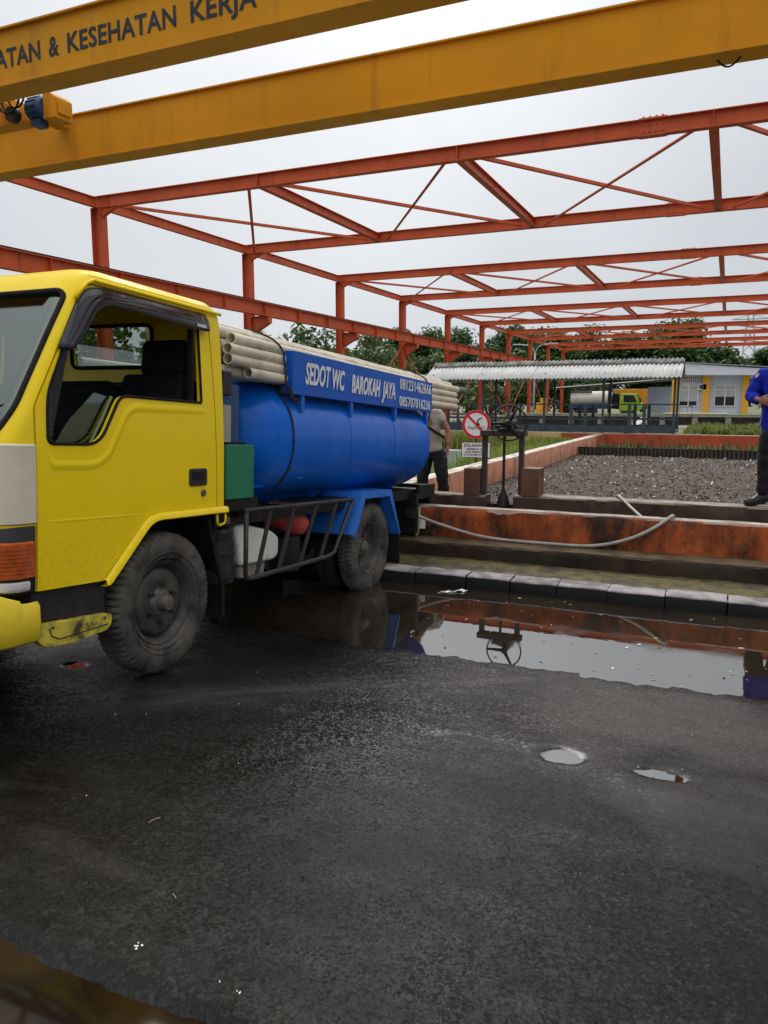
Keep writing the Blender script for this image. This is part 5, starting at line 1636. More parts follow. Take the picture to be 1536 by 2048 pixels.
mb = MB(); mb.lathe([(-0.10, 0.075), (0.0, 0.055), (0.05, 0.028), (0.09, 0.018), (0.09, 0.0)], 16, 'Z'); mb.box(-0.184, 0.159, -0.015, 0.015, -0.6, -0.08); part(mb, 'gate_leaf', 'iron_dark', smooth=True, auto=35)
mb = MB(); mb.lathe([(0.713, 0.0), (0.713, 0.10), (0.735, 0.10), (0.745, 0.075), (0.775, 0.07), (0.79, 0.045), (0.80, 0.0)], 18, 'Z', (0.02, 0.0, 0))
mb.box(-0.09, 0.15, -0.05, 0.05, 0.735, 0.765); mb.cyl((0.08, -0.13, 0.795), (0.08, 0.06, 0.795), 0.035, 14)
part(mb, 'gear_box', 'iron_dark', smooth=True, auto=35)
hw = bpy.data.objects.new('handwheel', None); C.objects.link(hw); hw.parent = ga; hw.location = (0.08, -0.13, 0.795); hw.rotation_euler = (R(4), 0, R(8))
mb = MB(); mb.tube([(0.185 * math.cos(2 * math.pi * i / 40), 0, 0.185 * math.sin(2 * math.pi * i / 40)) for i in range(41)], 0.0085, 8, False)
mb.build('wheel_rim', 'iron_dark', hw, smooth=True)
for a in (62, 182, 302):
    mb = MB(); mb.tube([(0, 0, 0), (0.10 * math.cos(R(a)), 0.006, 0.10 * math.sin(R(a))), (0.185 * math.cos(R(a)), 0, 0.185 * math.sin(R(a)))], [0.022, 0.016, 0.013], 8); mb.build('spoke', 'iron_dark', hw, smooth=True)
mb = MB(); mb.lathe([(-0.03, 0.0), (-0.03, 0.03), (0.03, 0.035), (0.03, 0)], 14, 'Y'); mb.build('wheel_hub', 'iron_dark', hw, smooth=True, auto=40)
mb = MB(); mb.box(-3.022, -2.827, 9.263, 9.52, 0.528, 0.867)
tag(mb.build('concrete_block', 'block_brown', bevel=0.008), 'brown concrete block left of the sluice gate', 'block')
mb = MB(); mb.box(-2.282, -2.059, 9.251, 9.52, 0.551, 0.891)
tag(mb.build('concrete_block', 'block_brown', bevel=0.008), 'brown concrete block right of the sluice gate', 'block')

# ================================================================== WARNING SIGN
sg = thing('warning_sign', 'round red no-swimming sign above a white text plate', 'sign', (-4.52, 14.6, -0.02), (0, 0, R(9)))
sg.scale = (1.16, 1.16, 1.16)
def disc(r0, r1, y, n=48, z=1.10):
    mb = MB()
    v = [(r * math.cos(2 * math.pi * k / n), y, z + r * math.sin(2 * math.pi * k / n)) for r in (r0, r1) for k in range(n)]
    if r0 == 0:
        mb.add(v[n:], [tuple(range(n))]); return mb
    mb.add(v, [(k, (k + 1) % n, n + (k + 1) % n, n + k) for k in range(n)]); return mb
ZS = 1.10
mb = MB(); mb.lathe([(0.0, 0.0), (0.0, 0.240), (-0.004, 0.240), (-0.004, 0.0)], 48, 'Y', (0, 0, ZS)); dk = mb.build('sign_disc', 'sign_white', sg)
mb = MB(); mb.lathe([(-0.0045, 0.192), (-0.006, 0.192), (-0.006, 0.238), (-0.0045, 0.238)], 48, 'Y', (0, 0, ZS), closed=True); mb.build('red_ring', 'sign_red', dk)
mb = MB(); mb.obox((0, -0.0085, ZS), Vector((0.70, 0, -0.72)).normalized(), (0, 1, 0), Vector((0.72, 0, 0.70)).normalized(), 0.21, 0.0012, 0.019); mb.build('red_bar', 'sign_red', dk)
mb = MB(); mb.tube([(0.015, -0.0055, ZS + 0.0), (0.03, -0.0055, ZS + 0.075), (0.06, -0.0055, ZS + 0.10), (0.105, -0.0055, ZS + 0.105)], [0.014, 0.011, 0.008, 0.006], 6)
mb.lathe([(-0.0045, 0), (-0.0045, 0.027), (-0.0065, 0.027), (-0.0065, 0)], 16, 'Y', (0.035, 0, ZS - 0.005)); mb.build('swimmer_figure', 'sign_black', dk)
for z0 in (-0.045, -0.072):
    mb = MB(); mb.tube([(-0.145 + 0.29 * i / 24, -0.0055, ZS + z0 + 0.011 * math.sin(i / 24 * 6.28 * 2.5)) for i in range(25)], 0.0045, 5); mb.build('wave_line', 'sign_black', dk)
mb = MB(); mb.box(-0.245, 0.245, -0.004, 0.0, 0.535, 0.800); pl = mb.build('text_plate', 'sign_white', sg)
for (x0, x1, z0, z1) in ((-0.245, 0.245, 0.535, 0.543), (-0.245, 0.245, 0.792, 0.800), (-0.245, -0.237, 0.543, 0.792), (0.237, 0.245, 0.543, 0.792)):
    mb = MB(); mb.box(x0, x1, -0.0065, -0.0045, z0, z1); mb.build('plate_border', 'sign_black', pl)
for (tx, z, cap_, fw) in (('DILARANG', 0.722, 0.048, 0.40), ('BERMAIN AIR', 0.667, 0.032, 0.30), ('DAN BERENANG', 0.619, 0.032, 0.36), ('DI DALAM KOLAM', 0.571, 0.032, 0.40)):
    t_ = text('lettering', tx, pl, 'sign_black', 0.06, (-fw / 2, -0.0052, z), (R(90), 0, 0), bold=0.0015, fit=fw, cap=cap_, depth=0.0006)
mb = MB(); mb.cyl((0, 0.03, -0.1), (0, 0.03, 1.25), 0.022, 12); mb.build('sign_post', 'wood_dark', sg)

# ================================================================== HOSE
def cat_rom(P, n=10):
    P = [Vector(p) for p in P]
    Q = []
    for i in range(len(P) - 1):
        p0 = P[max(0, i - 1)]; p1 = P[i]; p2 = P[i + 1]; p3 = P[min(len(P) - 1, i + 2)]
        for k in range(n):
            t_ = k / n
            Q.append(0.5 * ((2 * p1) + (p2 - p0) * t_ + (2 * p0 - 5 * p1 + 4 * p2 - p3) * t_ * t_ + (3 * p1 - p0 - 3 * p2 + p3) * t_ ** 3))
    Q.append(P[-1]); return Q
hose = cat_rom([(-2.95, 7.52, 0.50), (-2.84, 7.54, 0.455), (-2.65, 7.58, 0.395), (-2.36, 7.60, 0.325), (-2.07, 7.60, 0.296), (-1.68, 7.60, 0.290), (-1.27, 7.60, 0.291), (-1.02, 7.60, 0.325), (-0.78, 7.61, 0.405), (-0.59, 7.63, 0.510), (-0.465, 7.67, 0.605), (-0.435, 7.77, 0.617), (-0.47, 7.95, 0.545), (-0.60, 8.25, 0.44), (-0.78, 8.62, 0.455), (-0.96, 9.05, 0.510), (-1.09, 9.32, 0.567), (-1.16, 9.52, 0.580), (-1.20, 9.66, 0.50), (-1.20, 9.8, 0.15)], 10)
mb = MB(); mb.tube(hose, 0.0165, 12)
tag(mb.build('hose', 'hose_grey', smooth=True), 'grey suction hose draped over the orange wall into the sludge basin', 'hose')

# ================================================================== PEOPLE
def skin_obj(name, nodes, edges, root, sub=2):
    keys = list(nodes)
    me = bpy.data.meshes.new(name)
    me.from_pydata([nodes[k][0] for k in keys], [(keys.index(a), keys.index(b)) for a, b in edges], [])
    o = bpy.data.objects.new(name, me); C.objects.link(o)
    sm_ = o.modifiers.new('skin', 'SKIN')
    sm_.use_smooth_shade = True
    for i, k in enumerate(keys):
        r_ = nodes[k][1]
        me.skin_vertices[0].data[i].radius = (r_, r_) if not isinstance(r_, tuple) else r_
        me.skin_vertices[0].data[i].use_root = (k == root)
    if sub:
        ss = o.modifiers.new('sub', 'SUBSURF'); ss.levels = sub; ss.render_levels = sub
    apply_mods(o)
    return o
def merge(name, objs, voxel, mat, parent, smooth_it=2):
    bm = bmesh.new()
    for o in objs:
        bm.from_mesh(o.data)
    me = bpy.data.meshes.new(name)
    bm.to_mesh(me); bm.free()
    kill(*objs)
    o = bpy.data.objects.new(name, me); C.objects.link(o)
    rm_ = o.modifiers.new('rm', 'REMESH'); rm_.mode = 'VOXEL'; rm_.voxel_size = voxel; rm_.use_smooth_shade = True
    sm2 = o.modifiers.new('sm', 'SMOOTH'); sm2.iterations = smooth_it; sm2.factor = 0.5
    apply_mods(o)
    o.data.materials.clear(); o.data.materials.append(MATS[mat])
    o.data.polygons.foreach_set('use_smooth', [True] * len(o.data.polygons))
    o.parent = parent
    return o
def ellipsoid(c, r, rot=None, n=24, deform=None):
    mb = MB(); v = []; f = []
    for i in range(n // 2 + 1):
        a = math.pi * i / (n // 2)
        for k in range(n):
            b_ = 2 * math.pi * k / n
            p = Vector((r[0] * math.sin(a) * math.cos(b_), r[1] * math.sin(a) * math.sin(b_), r[2] * math.cos(a)))
            if deform:
                p = deform(p)
            if rot:
                p = rot @ p
            v.append(p + Vector(c))
    for i in range(n // 2):
        for k in range(n):
            f.append((i * n + k, (i + 1) * n + k, (i + 1) * n + (k + 1) % n, i * n + (k + 1) % n))
    mb.add(v, f)
    return mb.build('tmp', 'skin_tan')
def head_parts(c, rot):
    """skull, jaw, nose, lips, brow, ears around centre c; face looks along rot @ -Y"""
    def P(x, y, z):
        return tuple(Vector(c) + rot @ Vector((x, y, z)))
    return [ellipsoid(P(0, 0.012, 0.025), (0.073, 0.092, 0.092), rot), ellipsoid(P(0, -0.018, -0.045), (0.056, 0.066, 0.070), rot),
            ellipsoid(P(0, -0.092, -0.012), (0.012, 0.016, 0.024), rot), ellipsoid(P(0, -0.079, -0.050), (0.022, 0.010, 0.008), rot),
            ellipsoid(P(0, -0.074, 0.030), (0.046, 0.012, 0.010), rot), ellipsoid(P(0.074, 0.015, -0.005), (0.009, 0.020, 0.030), rot), ellipsoid(P(-0.074, 0.015, -0.005), (0.009, 0.020, 0.030), rot)]
def hand(wr, dirv, palm_n, thumb_side, curl=0.6, s=1.0):
    """separate tapered fingers rooted in a palm; returns objects"""
    d_ = Vector(dirv).normalized(); n_ = Vector(palm_n); n_ = (n_ - d_ * n_.dot(d_)).normalized()
    sd = d_.cross(n_).normalized() * thumb_side
    w_ = Vector(wr)
    objs = []
    pal = ellipsoid(tuple(w_ + d_ * 0.050 * s), (0.040 * s, 0.050 * s, 0.016 * s), Matrix((sd, d_, n_)).transposed())
    objs.append(pal)
    for i, (off, L) in enumerate(((0.028, 0.070), (0.010, 0.078), (-0.010, 0.073), (-0.028, 0.058))):
        p = w_ + d_ * 0.088 * s + sd * off * s
        pts = [w_ + d_ * 0.05 * s + sd * off * 0.7 * s, p]
        ang = 0
        for q in range(3):
            ang += curl * (0.45 + 0.25 * q)
            p = p + (d_ * math.cos(ang) + n_ * math.sin(ang)) * L * s * (0.42, 0.33, 0.25)[q]
            pts.append(p)
        mb = MB(); mb.tube(pts, [0.010 * s, 0.0095 * s, 0.009 * s, 0.0082 * s, 0.0068 * s], 10); objs.append(mb.build('tmp', 'skin_tan'))
    b_ = w_ + d_ * 0.028 * s + sd * 0.028 * s
    pts = [w_ + d_ * 0.02 * s, b_, b_ + (sd * 0.7 + d_ * 0.7 + n_ * 0.35).normalized() * 0.035 * s, b_ + (sd * 0.55 + d_ * 0.8 + n_ * 0.5).normalized() * 0.065 * s]
    mb = MB(); mb.tube(pts, [0.014 * s, 0.0125 * s, 0.011 * s, 0.008 * s], 10); objs.append(mb.build('tmp', 'skin_tan'))
    return objs

def person(name, label, J, lean_rot, top_mat, pants_mat, shoe_mat, sleeve_long, hands, shirt_hem, top_thick=1.0):
    """J: dict of joint positions (world). Body is one continuous mesh, clothes follow it."""
    t_ = thing(name, label, 'person', (0, 0, -0.272))
    t_.scale = (1.16, 1.16, 1.16)
    nd = {'pel': (J['pel'], (0.100, 0.078)), 'wai': (J['wai'], (0.105, 0.080)), 'che': (J['che'], (0.130, 0.095)), 'nek': (J['nek'], 0.055), 'hed': (J['hed'], 0.060)}
    ed = [('pel', 'wai'), ('wai', 'che'), ('che', 'nek'), ('nek', 'hed')]
    for s_ in 'RL':
        nd['sh' + s_] = (J['sh' + s_], 0.044); nd['el' + s_] = (J['el' + s_], 0.037); nd['wr' + s_] = (J['wr' + s_], 0.027)
        nd['hi' + s_] = (J['hi' + s_], 0.062); nd['kn' + s_] = (J['kn' + s_], 0.048); nd['an' + s_] = (J['an' + s_], 0.030); nd['to' + s_] = (J['to' + s_], 0.018)
        ed += [('che', 'sh' + s_), ('sh' + s_, 'el' + s_), ('el' + s_, 'wr' + s_), ('pel', 'hi' + s_), ('hi' + s_, 'kn' + s_), ('kn' + s_, 'an' + s_), ('an' + s_, 'to' + s_)]
    body = skin_obj('tmp', nd, ed, 'pel')
    objs = [body] + head_parts(J['hed'], lean_rot)
    for (s_, dv, pn, ts, cu) in hands:
        objs += hand(J['wr' + s_], dv, pn, ts, cu)
    merge('body', objs, 0.0075, 'skin_tan', t_, 2)
    # hair
    def cut(p):
        if p.y < -0.03 and p.z < 0.055:
            p.y = -0.03
        return p
    h = ellipsoid(tuple(Vector(J['hed']) + lean_rot @ Vector((0, 0.022, 0.036))), (0.080, 0.096, 0.092), lean_rot, 28, lambda p: Vector((p.x, p.y if p.z > 0.03 else max(p.y, -0.035), max(p.z, -0.055))))
    h.name = 'hair'; h.data.materials.clear(); h.data.materials.append(MATS['hair_black']); h.parent = t_
    h.data.polygons.foreach_set('use_smooth', [True] * len(h.data.polygons))
    # eyes
    # shirt or jacket
    k = top_thick
    hem = Vector(J['pel']) + (Vector(J['pel']) - Vector(J['wai'])).normalized() * shirt_hem
    nd2 = {'hem': (tuple(hem), (0.165 * k, 0.125 * k)), 'pel': (J['pel'], (0.155 * k, 0.118 * k)), 'wai': (J['wai'], (0.148 * k, 0.115 * k)), 'che': (J['che'], (0.168 * k, 0.130 * k)), 'col': (tuple(Vector(J['che']).lerp(Vector(J['nek']), 0.72)), 0.080 * k)}
    ed2 = [('hem', 'pel'), ('pel', 'wai'), ('wai', 'che'), ('che', 'col')]
    for s_ in 'RL':
        nd2['sh' + s_] = (J['sh' + s_], 0.078 * k); 
        if sleeve_long:
            nd2['m' + s_] = (tuple(Vector(J['sh' + s_]).lerp(Vector(J['el' + s_]), 0.55)), 0.072 * k)
            nd2['el' + s_] = (J['el' + s_], 0.064 * k); nd2['wr' + s_] = (tuple(Vector(J['el' + s_]).lerp(Vector(J['wr' + s_]), 0.93)), 0.046)
            ed2 += [('che', 'sh' + s_), ('sh' + s_, 'm' + s_), ('m' + s_, 'el' + s_), ('el' + s_, 'wr' + s_)]
        else:
            nd2['m' + s_] = (tuple(Vector(J['sh' + s_]).lerp(Vector(J['el' + s_]), 0.55)), 0.074 * k)
            ed2 += [('che', 'sh' + s_), ('sh' + s_, 'm' + s_)]
    sh_ = skin_obj('tmp', nd2, ed2, 'che')
    top = merge('jacket' if sleeve_long else 'shirt', [sh_], 0.012, top_mat, t_, 3)
    def wrinkle(o, amp, s1, seedv):
        for v in o.data.vertices:
            q = noise.fractal(Vector((v.co.x * s1 + seedv, v.co.y * s1, v.co.z * s1 * 1.7)), 1.0, 2.0, 3)
            v.co += v.normal * amp * q
    wrinkle(top, 0.012 if sleeve_long else 0.007, 9.0, 1.0)
    nd3 = {'bel': (tuple(Vector(J['pel']).lerp(Vector(J['wai']), 0.3)), (0.138, 0.105)), 'pel': (J['pel'], (0.142, 0.108))}
    ed3 = [('bel', 'pel')]
    for s_ in 'RL':
        nd3['hi' + s_] = (J['hi' + s_], 0.115); nd3['mt' + s_] = (tuple(Vector(J['hi' + s_]).lerp(Vector(J['kn' + s_]), 0.5)), 0.100); nd3['kn' + s_] = (J['kn' + s_], 0.078)
        nd3['cf' + s_] = (tuple(Vector(J['kn' + s_]).lerp(Vector(J['an' + s_]), 0.5)), 0.074); nd3['an' + s_] = (tuple(Vector(J['an' + s_]) + Vector((0, 0, 0.02))), 0.068)
        ed3 += [('pel', 'hi' + s_), ('hi' + s_, 'mt' + s_), ('mt' + s_, 'kn' + s_), ('kn' + s_, 'cf' + s_), ('cf' + s_, 'an' + s_)]
    pt = skin_obj('tmp', nd3, ed3, 'pel')
    pt = merge('trousers', [pt], 0.012, pants_mat, t_, 2)
    wrinkle(pt, 0.010, 8.0, 4.0)
    for s_ in 'RL':
        a, t2_ = Vector(J['an' + s_]), Vector(J['to' + s_])
        hl = a + (a - t2_).normalized() * 0.05; hl.z = t2_.z
        b0 = skin_obj('tmp', {'a': (tuple(a + Vector((0, 0, 0.06))), 0.050), 'b': (tuple(a), 0.052), 'h': (tuple(hl), 0.040), 'm': (tuple((a + t2_) / 2 - Vector((0, 0, 0.02))), 0.046), 't': (tuple(t2_), 0.040)}, [('a', 'b'), ('b', 'h'), ('b', 'm'), ('m', 't')], 'b')
        merge('boot', [b0], 0.010, shoe_mat, t_, 2)
    return t_, top
Rz = lambda a: Matrix.Rotation(R(a), 3, 'Z')
Rx = lambda a: Matrix.Rotation(R(a), 3, 'X')
FZ = 0.705
J = {'pel': (0.500, 8.12, FZ + 0.80), 'wai': (0.500, 8.11, FZ + 0.98), 'che': (0.500, 8.12, FZ + 1.18), 'nek': (0.50, 8.12, FZ + 1.38), 'hed': (0.50, 8.08, FZ + 1.52),
     'shR': (0.330, 8.12, FZ + 1.235), 'elR': (0.235, 8.13, FZ + 1.03), 'wrR': (0.300, 7.955, FZ + 1.015), 'shL': (0.680, 8.12, FZ + 1.235), 'elL': (0.765, 8.13, FZ + 1.00), 'wrL': (0.60, 7.93, FZ + 0.98),
     'hiR': (0.420, 8.12, FZ + 0.74), 'knR': (0.405, 8.10, FZ + 0.43), 'anR': (0.400, 8.13, FZ + 0.085), 'toR': (0.235, 8.06, FZ + 0.040),
     'hiL': (0.600, 8.12, FZ + 0.74), 'knL': (0.640, 8.10, FZ + 0.43), 'anL': (0.66, 8.14, FZ + 0.085), 'toL': (0.78, 8.03, FZ + 0.040)}
J = {k_: (v_[0] - 0.06, v_[1], v_[2]) for k_, v_ in J.items()}
man, jacket = person('person', 'person in blue jacket and black trousers standing on the basin wall', J, Rz(0), 'jacket_blue', 'trouser_black', 'boot_black', True,
               [('R', (0.95, -0.1, -0.30), (0.1, 1, 0.1), 1, 0.8), ('L', (-0.95, -0.1, -0.25), (-0.1, 1, 0.1), -1, 0.8)], 0.15, 1.14)
mb = MB(); mb.prism(roundpoly([(-0.028, 0.035), (0.028, 0.035), (0.028, -0.010), (0, -0.045), (-0.028, -0.010)], 0.01), 0, 0.004, 'XZ')
pt = mb.build('arm_badge', 'lens_patch', man); pt.scale = (0.6, 0.6, 0.6); pt.location = (0.215, 8.035, FZ + 1.235); pt.rotation_euler = (R(-12), R(20), R(-35))
G = 0.36
J = {'pel': (-3.315, 8.92, G + 0.77), 'wai': (-3.330, 8.90, G + 0.94), 'che': (-3.355, 8.86, G + 1.14), 'nek': (-3.410, 8.80, G + 1.31), 'hed': (-3.470, 8.74, G + 1.40),
     'shR': (-3.205, 8.86, G + 1.185), 'elR': (-3.105, 8.90, G + 0.985), 'wrR': (-3.090, 8.84, G + 0.815), 'shL': (-3.500, 8.84, G + 1.17), 'elL': (-3.60, 8.70, G + 1.0), 'wrL': (-3.60, 8.52, G + 0.90),
     'hiR': (-3.235, 8.93, G + 0.71), 'knR': (-3.175, 8.90, G + 0.41), 'anR': (-3.165, 8.95, G + 0.08), 'toR': (-3.12, 8.80, G + 0.035),
     'hiL': (-3.395, 8.93, G + 0.71), 'knL': (-3.430, 8.88, G + 0.41), 'anL': (-3.440, 8.93, G + 0.08), 'toL': (-3.46, 8.78, G + 0.035)}
wk, shirt = person('person', 'person in beige shirt and dark trousers working behind the tanker', J, Rz(20) @ Rx(25), 'shirt_beige', 'trouser_black', 'boot_black', False,
              [('R', (0.05, -0.15, -1.0), (-0.8, -0.4, 0.1), 1, 0.55), ('L', (0.0, -0.9, -0.4), (0.8, -0.2, -0.1), -1, 0.8)], 0.05, 0.92)
mb = MB()
st_ = cat_rom([(-3.46, 8.74, G + 1.20), (-3.36, 8.715, G + 1.08), (-3.24, 8.74, G + 0.99), (-3.165, 8.84, G + 0.925), (-3.17, 8.95, G + 0.90)], 6)
for p, q in zip(st_, st_[1:]):
    mb.beam(p, q + (q - p) * 0.15, 0.007, 0.035)
mb.build('shoulder_strap', 'trouser_black', wk)

# ================================================================== COVERED WALKWAY
wy = thing('covered_walkway', 'covered footbridge with corrugated asbestos roof and slate railings', 'walkway', (0, 0, -0.272))
wy.scale = (1.16, 1.16, 1.16)
X0, X1, YF_, YK = -9.6, -1.50, 25.62, 27.2
mb = MB(); mb.box(X0, X1, YF_, YK, 0.72, 0.80); mb.build('deck', 'rail_slate', wy)
for yy in (YF_ - 0.03, YK):
    mb = MB(); mb.box(X0, X1, yy, yy + 0.03, 0.715, 0.935); mb.build('toe_board', 'rail_slate', wy)
    for z in (1.14, 1.605):
        mb = MB(); mb.box(X0, X1, yy, yy + 0.04, z - 0.02, z + 0.02); mb.build('rail', 'rail_slate', wy)
for px in (-9.5, -8.6, -7.7, -6.8, -5.6, -4.71, -4.26, -3.71, -2.89, -2.44, -1.57):
    tall = px in (-9.5, -5.6, -3.71, -1.57, -7.7)
    for yy in (YF_ - 0.035, YK - 0.005):
        mb = MB(); wd = 0.10 if px in (-4.71, -4.26, -2.89, -2.44) else 0.07
        mb.box(px - wd / 2, px + wd / 2, yy - 0.02, yy + 0.06, 0.70, 2.62 if tall else 1.63); mb.build('post', 'rail_slate', wy)
for yy in (YF_, YK):
    mb = MB(); mb.box(X0, X1, yy - 0.03, yy + 0.05, 2.50, 2.58); mb.build('eave_beam', 'rail_slate', wy)
# corrugated sheets
YE, YR, ZE_, ZR = 25.2, 26.42, 2.43, 3.02
def corr(x0, x1, ya, za, yb, zb, n=60, amp=0.022, pitch=0.135, th=0.008):
    mb = MB(); v = []
    for i in range(n + 1):
        x = x0 + (x1 - x0) * i / n
        dz = amp * math.sin(2 * math.pi * x / pitch)
        for (y, z) in ((ya, za), (yb, zb), (yb, zb - th), (ya, za - th)):
            v.append((x, y, z + dz))
    mb.add(v, [(i * 4 + a, i * 4 + (a + 1) % 4, (i + 1) * 4 + (a + 1) % 4, (i + 1) * 4 + a) for i in range(n) for a in range(4)] + [(0, 1, 2, 3), (n * 4 + 3, n * 4 + 2, n * 4 + 1, n * 4)])
    return mb
nsh = 9; sw_ = (-1.375 + 9.72) / nsh
for i in range(nsh):
    a = -9.72 + i * sw_
    z = random.uniform(-0.004, 0.004) + (0.012 if i % 2 else 0.0)
    corr(a - 0.04, a + sw_ + 0.04 if i < nsh - 1 else a + sw_, YE + random.uniform(-0.015, 0.015), ZE_ + z, YR, ZR - 0.02 + z, 48).build('roof_sheet', 'asbestos', wy, smooth=True)
    corr(a - 0.04, a + sw_ + 0.04 if i < nsh - 1 else a + sw_, 2 * YR - YE, ZE_ + z, YR, ZR - 0.02 + z, 48).build('roof_sheet', 'asbestos', wy, smooth=True)
    c1 = corr(a - 0.03, a + sw_ + 0.03 if i < nsh - 1 else a + sw_ + 0.01, YR - 0.30, ZR - 0.115 + z, YR, ZR + 0.04 + z, 48)
    c1.add(corr(a - 0.03, a + sw_ + 0.03 if i < nsh - 1 else a + sw_ + 0.01, YR + 0.30, ZR - 0.115 + z, YR, ZR + 0.04 + z, 48).v, corr(0, 1, 0, 0, 1, 1, 48).f)
    c1.build('ridge_sheet', 'asbestos_mossy', wy, smooth=True)

# ================================================================== OFFICE
of = thing('office_building', 'pale blue single-storey office with yellow pillars', 'building', (0, 56, 0.45))
mb = MB(); mb.box(-3.5, 1.02, 0.05, 6.0, 0.0, 3.6); mb.build('wall', 'wall_paleblue', of)
mb = MB(); mb.prism([(-3.0, 2.98), (1.15, 2.92), (4.6, 2.86), (4.6, 3.20), (1.15, 3.38), (-3.0, 3.77)], -0.9, 6.6, 'XZ'); mb.build('fascia_roof', 'fascia_white', of, bevel=0.01)
mb = MB(); mb.prism([(-3.05, 3.775), (4.65, 3.205), (4.65, 3.26), (-3.05, 3.84)], -1.0, 6.7, 'XZ'); mb.build('roof_cap', 'roof_grey', of)
for (a, b_) in ((-3.63, -3.16), (-1.69, -1.27), (0.70, 1.08)):
    mb = MB(); mb.box(a, b_, -0.25, 0.15, 0.0, 3.0); mb.build('pillar', 'trim_yellow', of)
def window(x0, x1, z0, z1, parent, y=0.0, blind=0.55):
    f_ = bpy.data.objects.new('window', None); C.objects.link(f_); f_.parent = parent
    t_ = 0.06
    mb = MB()
    for (a, b_, c_, d_) in ((x0, x1, z0, z0 + t_), (x0, x1, z1 - t_, z1), (x0, x0 + t_, z0 + t_, z1 - t_), (x1 - t_, x1, z0 + t_, z1 - t_), ((x0 + x1) / 2 - 0.03, (x0 + x1) / 2 + 0.03, z0 + t_, z1 - t_), (x0 + t_, (x0 + x1) / 2 - 0.03, z1 - 0.34, z1 - 0.29), ((x0 + x1) / 2 + 0.03, x1 - t_, z1 - 0.34, z1 - 0.29)):
        mb.box(a, b_, y - 0.03, y + 0.045, c_, d_)
    mb.build('window_frame', 'frame_white', f_)
    for (a, b_) in ((x0 + t_, (x0 + x1) / 2 - 0.03), ((x0 + x1) / 2 + 0.03, x1 - t_)):
        mb = MB(); mb.box(a, b_, y + 0.012, y + 0.02, z0 + t_, z1 - 0.34); mb.build('pane', 'window_dark', f_)
        mb = MB(); mb.box(a, b_, y + 0.012, y + 0.02, z1 - 0.29, z1 - t_); mb.build('pane', 'blind_grey', f_)
        zb = z0 + t_ + (z1 - 0.34 - z0 - t_) * (1 - blind)
        mb = MB(); mb.box(a, b_, y + 0.006, y + 0.011, zb, z1 - 0.342); mb.build('blind', 'blind_grey', f_)
    return f_
w1 = window(-3.15, -1.97, 0.92, 2.32, of, 0.0, 0.72)
window(-0.97, 0.33, 0.92, 2.32, of, 0.0, 0.42)
vb = bpy.data.objects.new('vent_grille', None); C.objects.link(vb); vb.parent = of
mb = MB()
for i in range(12):
    mb.box(-3.1 + i * 0.12, -3.07 + i * 0.12, 0.0, 0.045, 2.5, 2.92)
for k in range(5):
    mb.box(-3.1, -1.75, -0.01, -0.001, 2.5 + k * 0.1, 2.53 + k * 0.1)
mb.build('grille_bars', 'frame_white', vb)
mb = MB(); mb.box(-3.1, -1.75, 0.046, 0.049, 2.5, 2.92); mb.build('grille_backing', 'window_dark', vb)
ac = thing('air_conditioner', 'white outdoor air-conditioning unit on the office wall', 'air conditioner', (-1.98, 55.75, 2.46))
mb = MB(); mb.box(0, 0.52, 0, 0.26, 0, 0.40); mb.build('casing', 'frame_white', ac, bevel=0.02)
mb = MB(); mb.lathe([(-0.006, 0.0), (-0.006, 0.15), (-0.012, 0.15), (-0.012, 0.13)], 24, 'Y', (0.2, 0, 0.2)); mb.build('fan_grille', 'rail_slate', ac)
mb = MB(); mb.box(-6.1, -4.2, 66.0, 66.3, 0.45, 2.85); bw = mb.build('rear_wall', 'wall_paleblue'); tag(bw, 'plain blue-grey rear wall beneath the carport', 'wall')
# lantern on a stand
ln = thing('lantern', 'small black lantern in front of the office wall', 'lantern', (-1.95, 44.6, 1.0))
mb = MB(); 
for sx in (-0.12, 0.12):
    mb.box(sx - 0.012, sx + 0.012, -0.012, 0.012, 0, 0.42)
mb.box(-0.14, 0.14, -0.02, 0.02, 0.0, 0.03); mb.build('frame', 'iron_dark', ln)
mb = MB(); mb.lathe([(0.42, 0.16), (0.50, 0.06), (0.56, 0.03), (0.60, 0)], 10, 'Z'); mb.build('cap', 'iron_dark', ln)

# concrete trough before the office
tg = thing('concrete_trough', 'long raised concrete trough on piers before the office', 'trough', (0, 44, 0.45))
mb = MB(); mb.box(-12, 6, 0, 1.2, 0.46, 0.58); mb.build('trough_slab', 'olive_paint', tg)
mb = MB(); mb.box(-12, 6, -0.02, 0.0, 0.44, 0.52); mb.build('trough_edge', 'plinth_conc', tg)
for i in range(11):
    mb = MB(); x = -11.5 + i * 1.62; mb.box(x, x + 0.28, 0.03, 0.9, 0.0, 0.459); mb.build('pier', 'plinth_conc', tg)
mb = MB(); mb.box(-12, 6, 0.91, 1.1, 0.0, 0.458); mb.build('trough_back', 'plinth_conc', tg)
mb = MB(); mb.cyl((-3.2, -0.1, 0.62), (-0.1, -0.1, 0.62), 0.035, 8); tag(mb.build('water_pipe', 'pvc_pipe', None), 'thin pale pipe lying along the trough', 'pipe').location = (0, 44.2, 0.45)
# low sloped wall behind the walkway
mb = MB(); mb.prism([(31.7, 0.40), (38.8, 0.40), (38.8, 0.95), (37.8, 0.98), (36.5, 0.84), (31.7, 0.60)], -3.77, -3.48, 'YZ')
tag(mb.build('sloped_wall', 'wall_greywhite'), 'low whitewashed wall sloping behind the footbridge', 'wall')

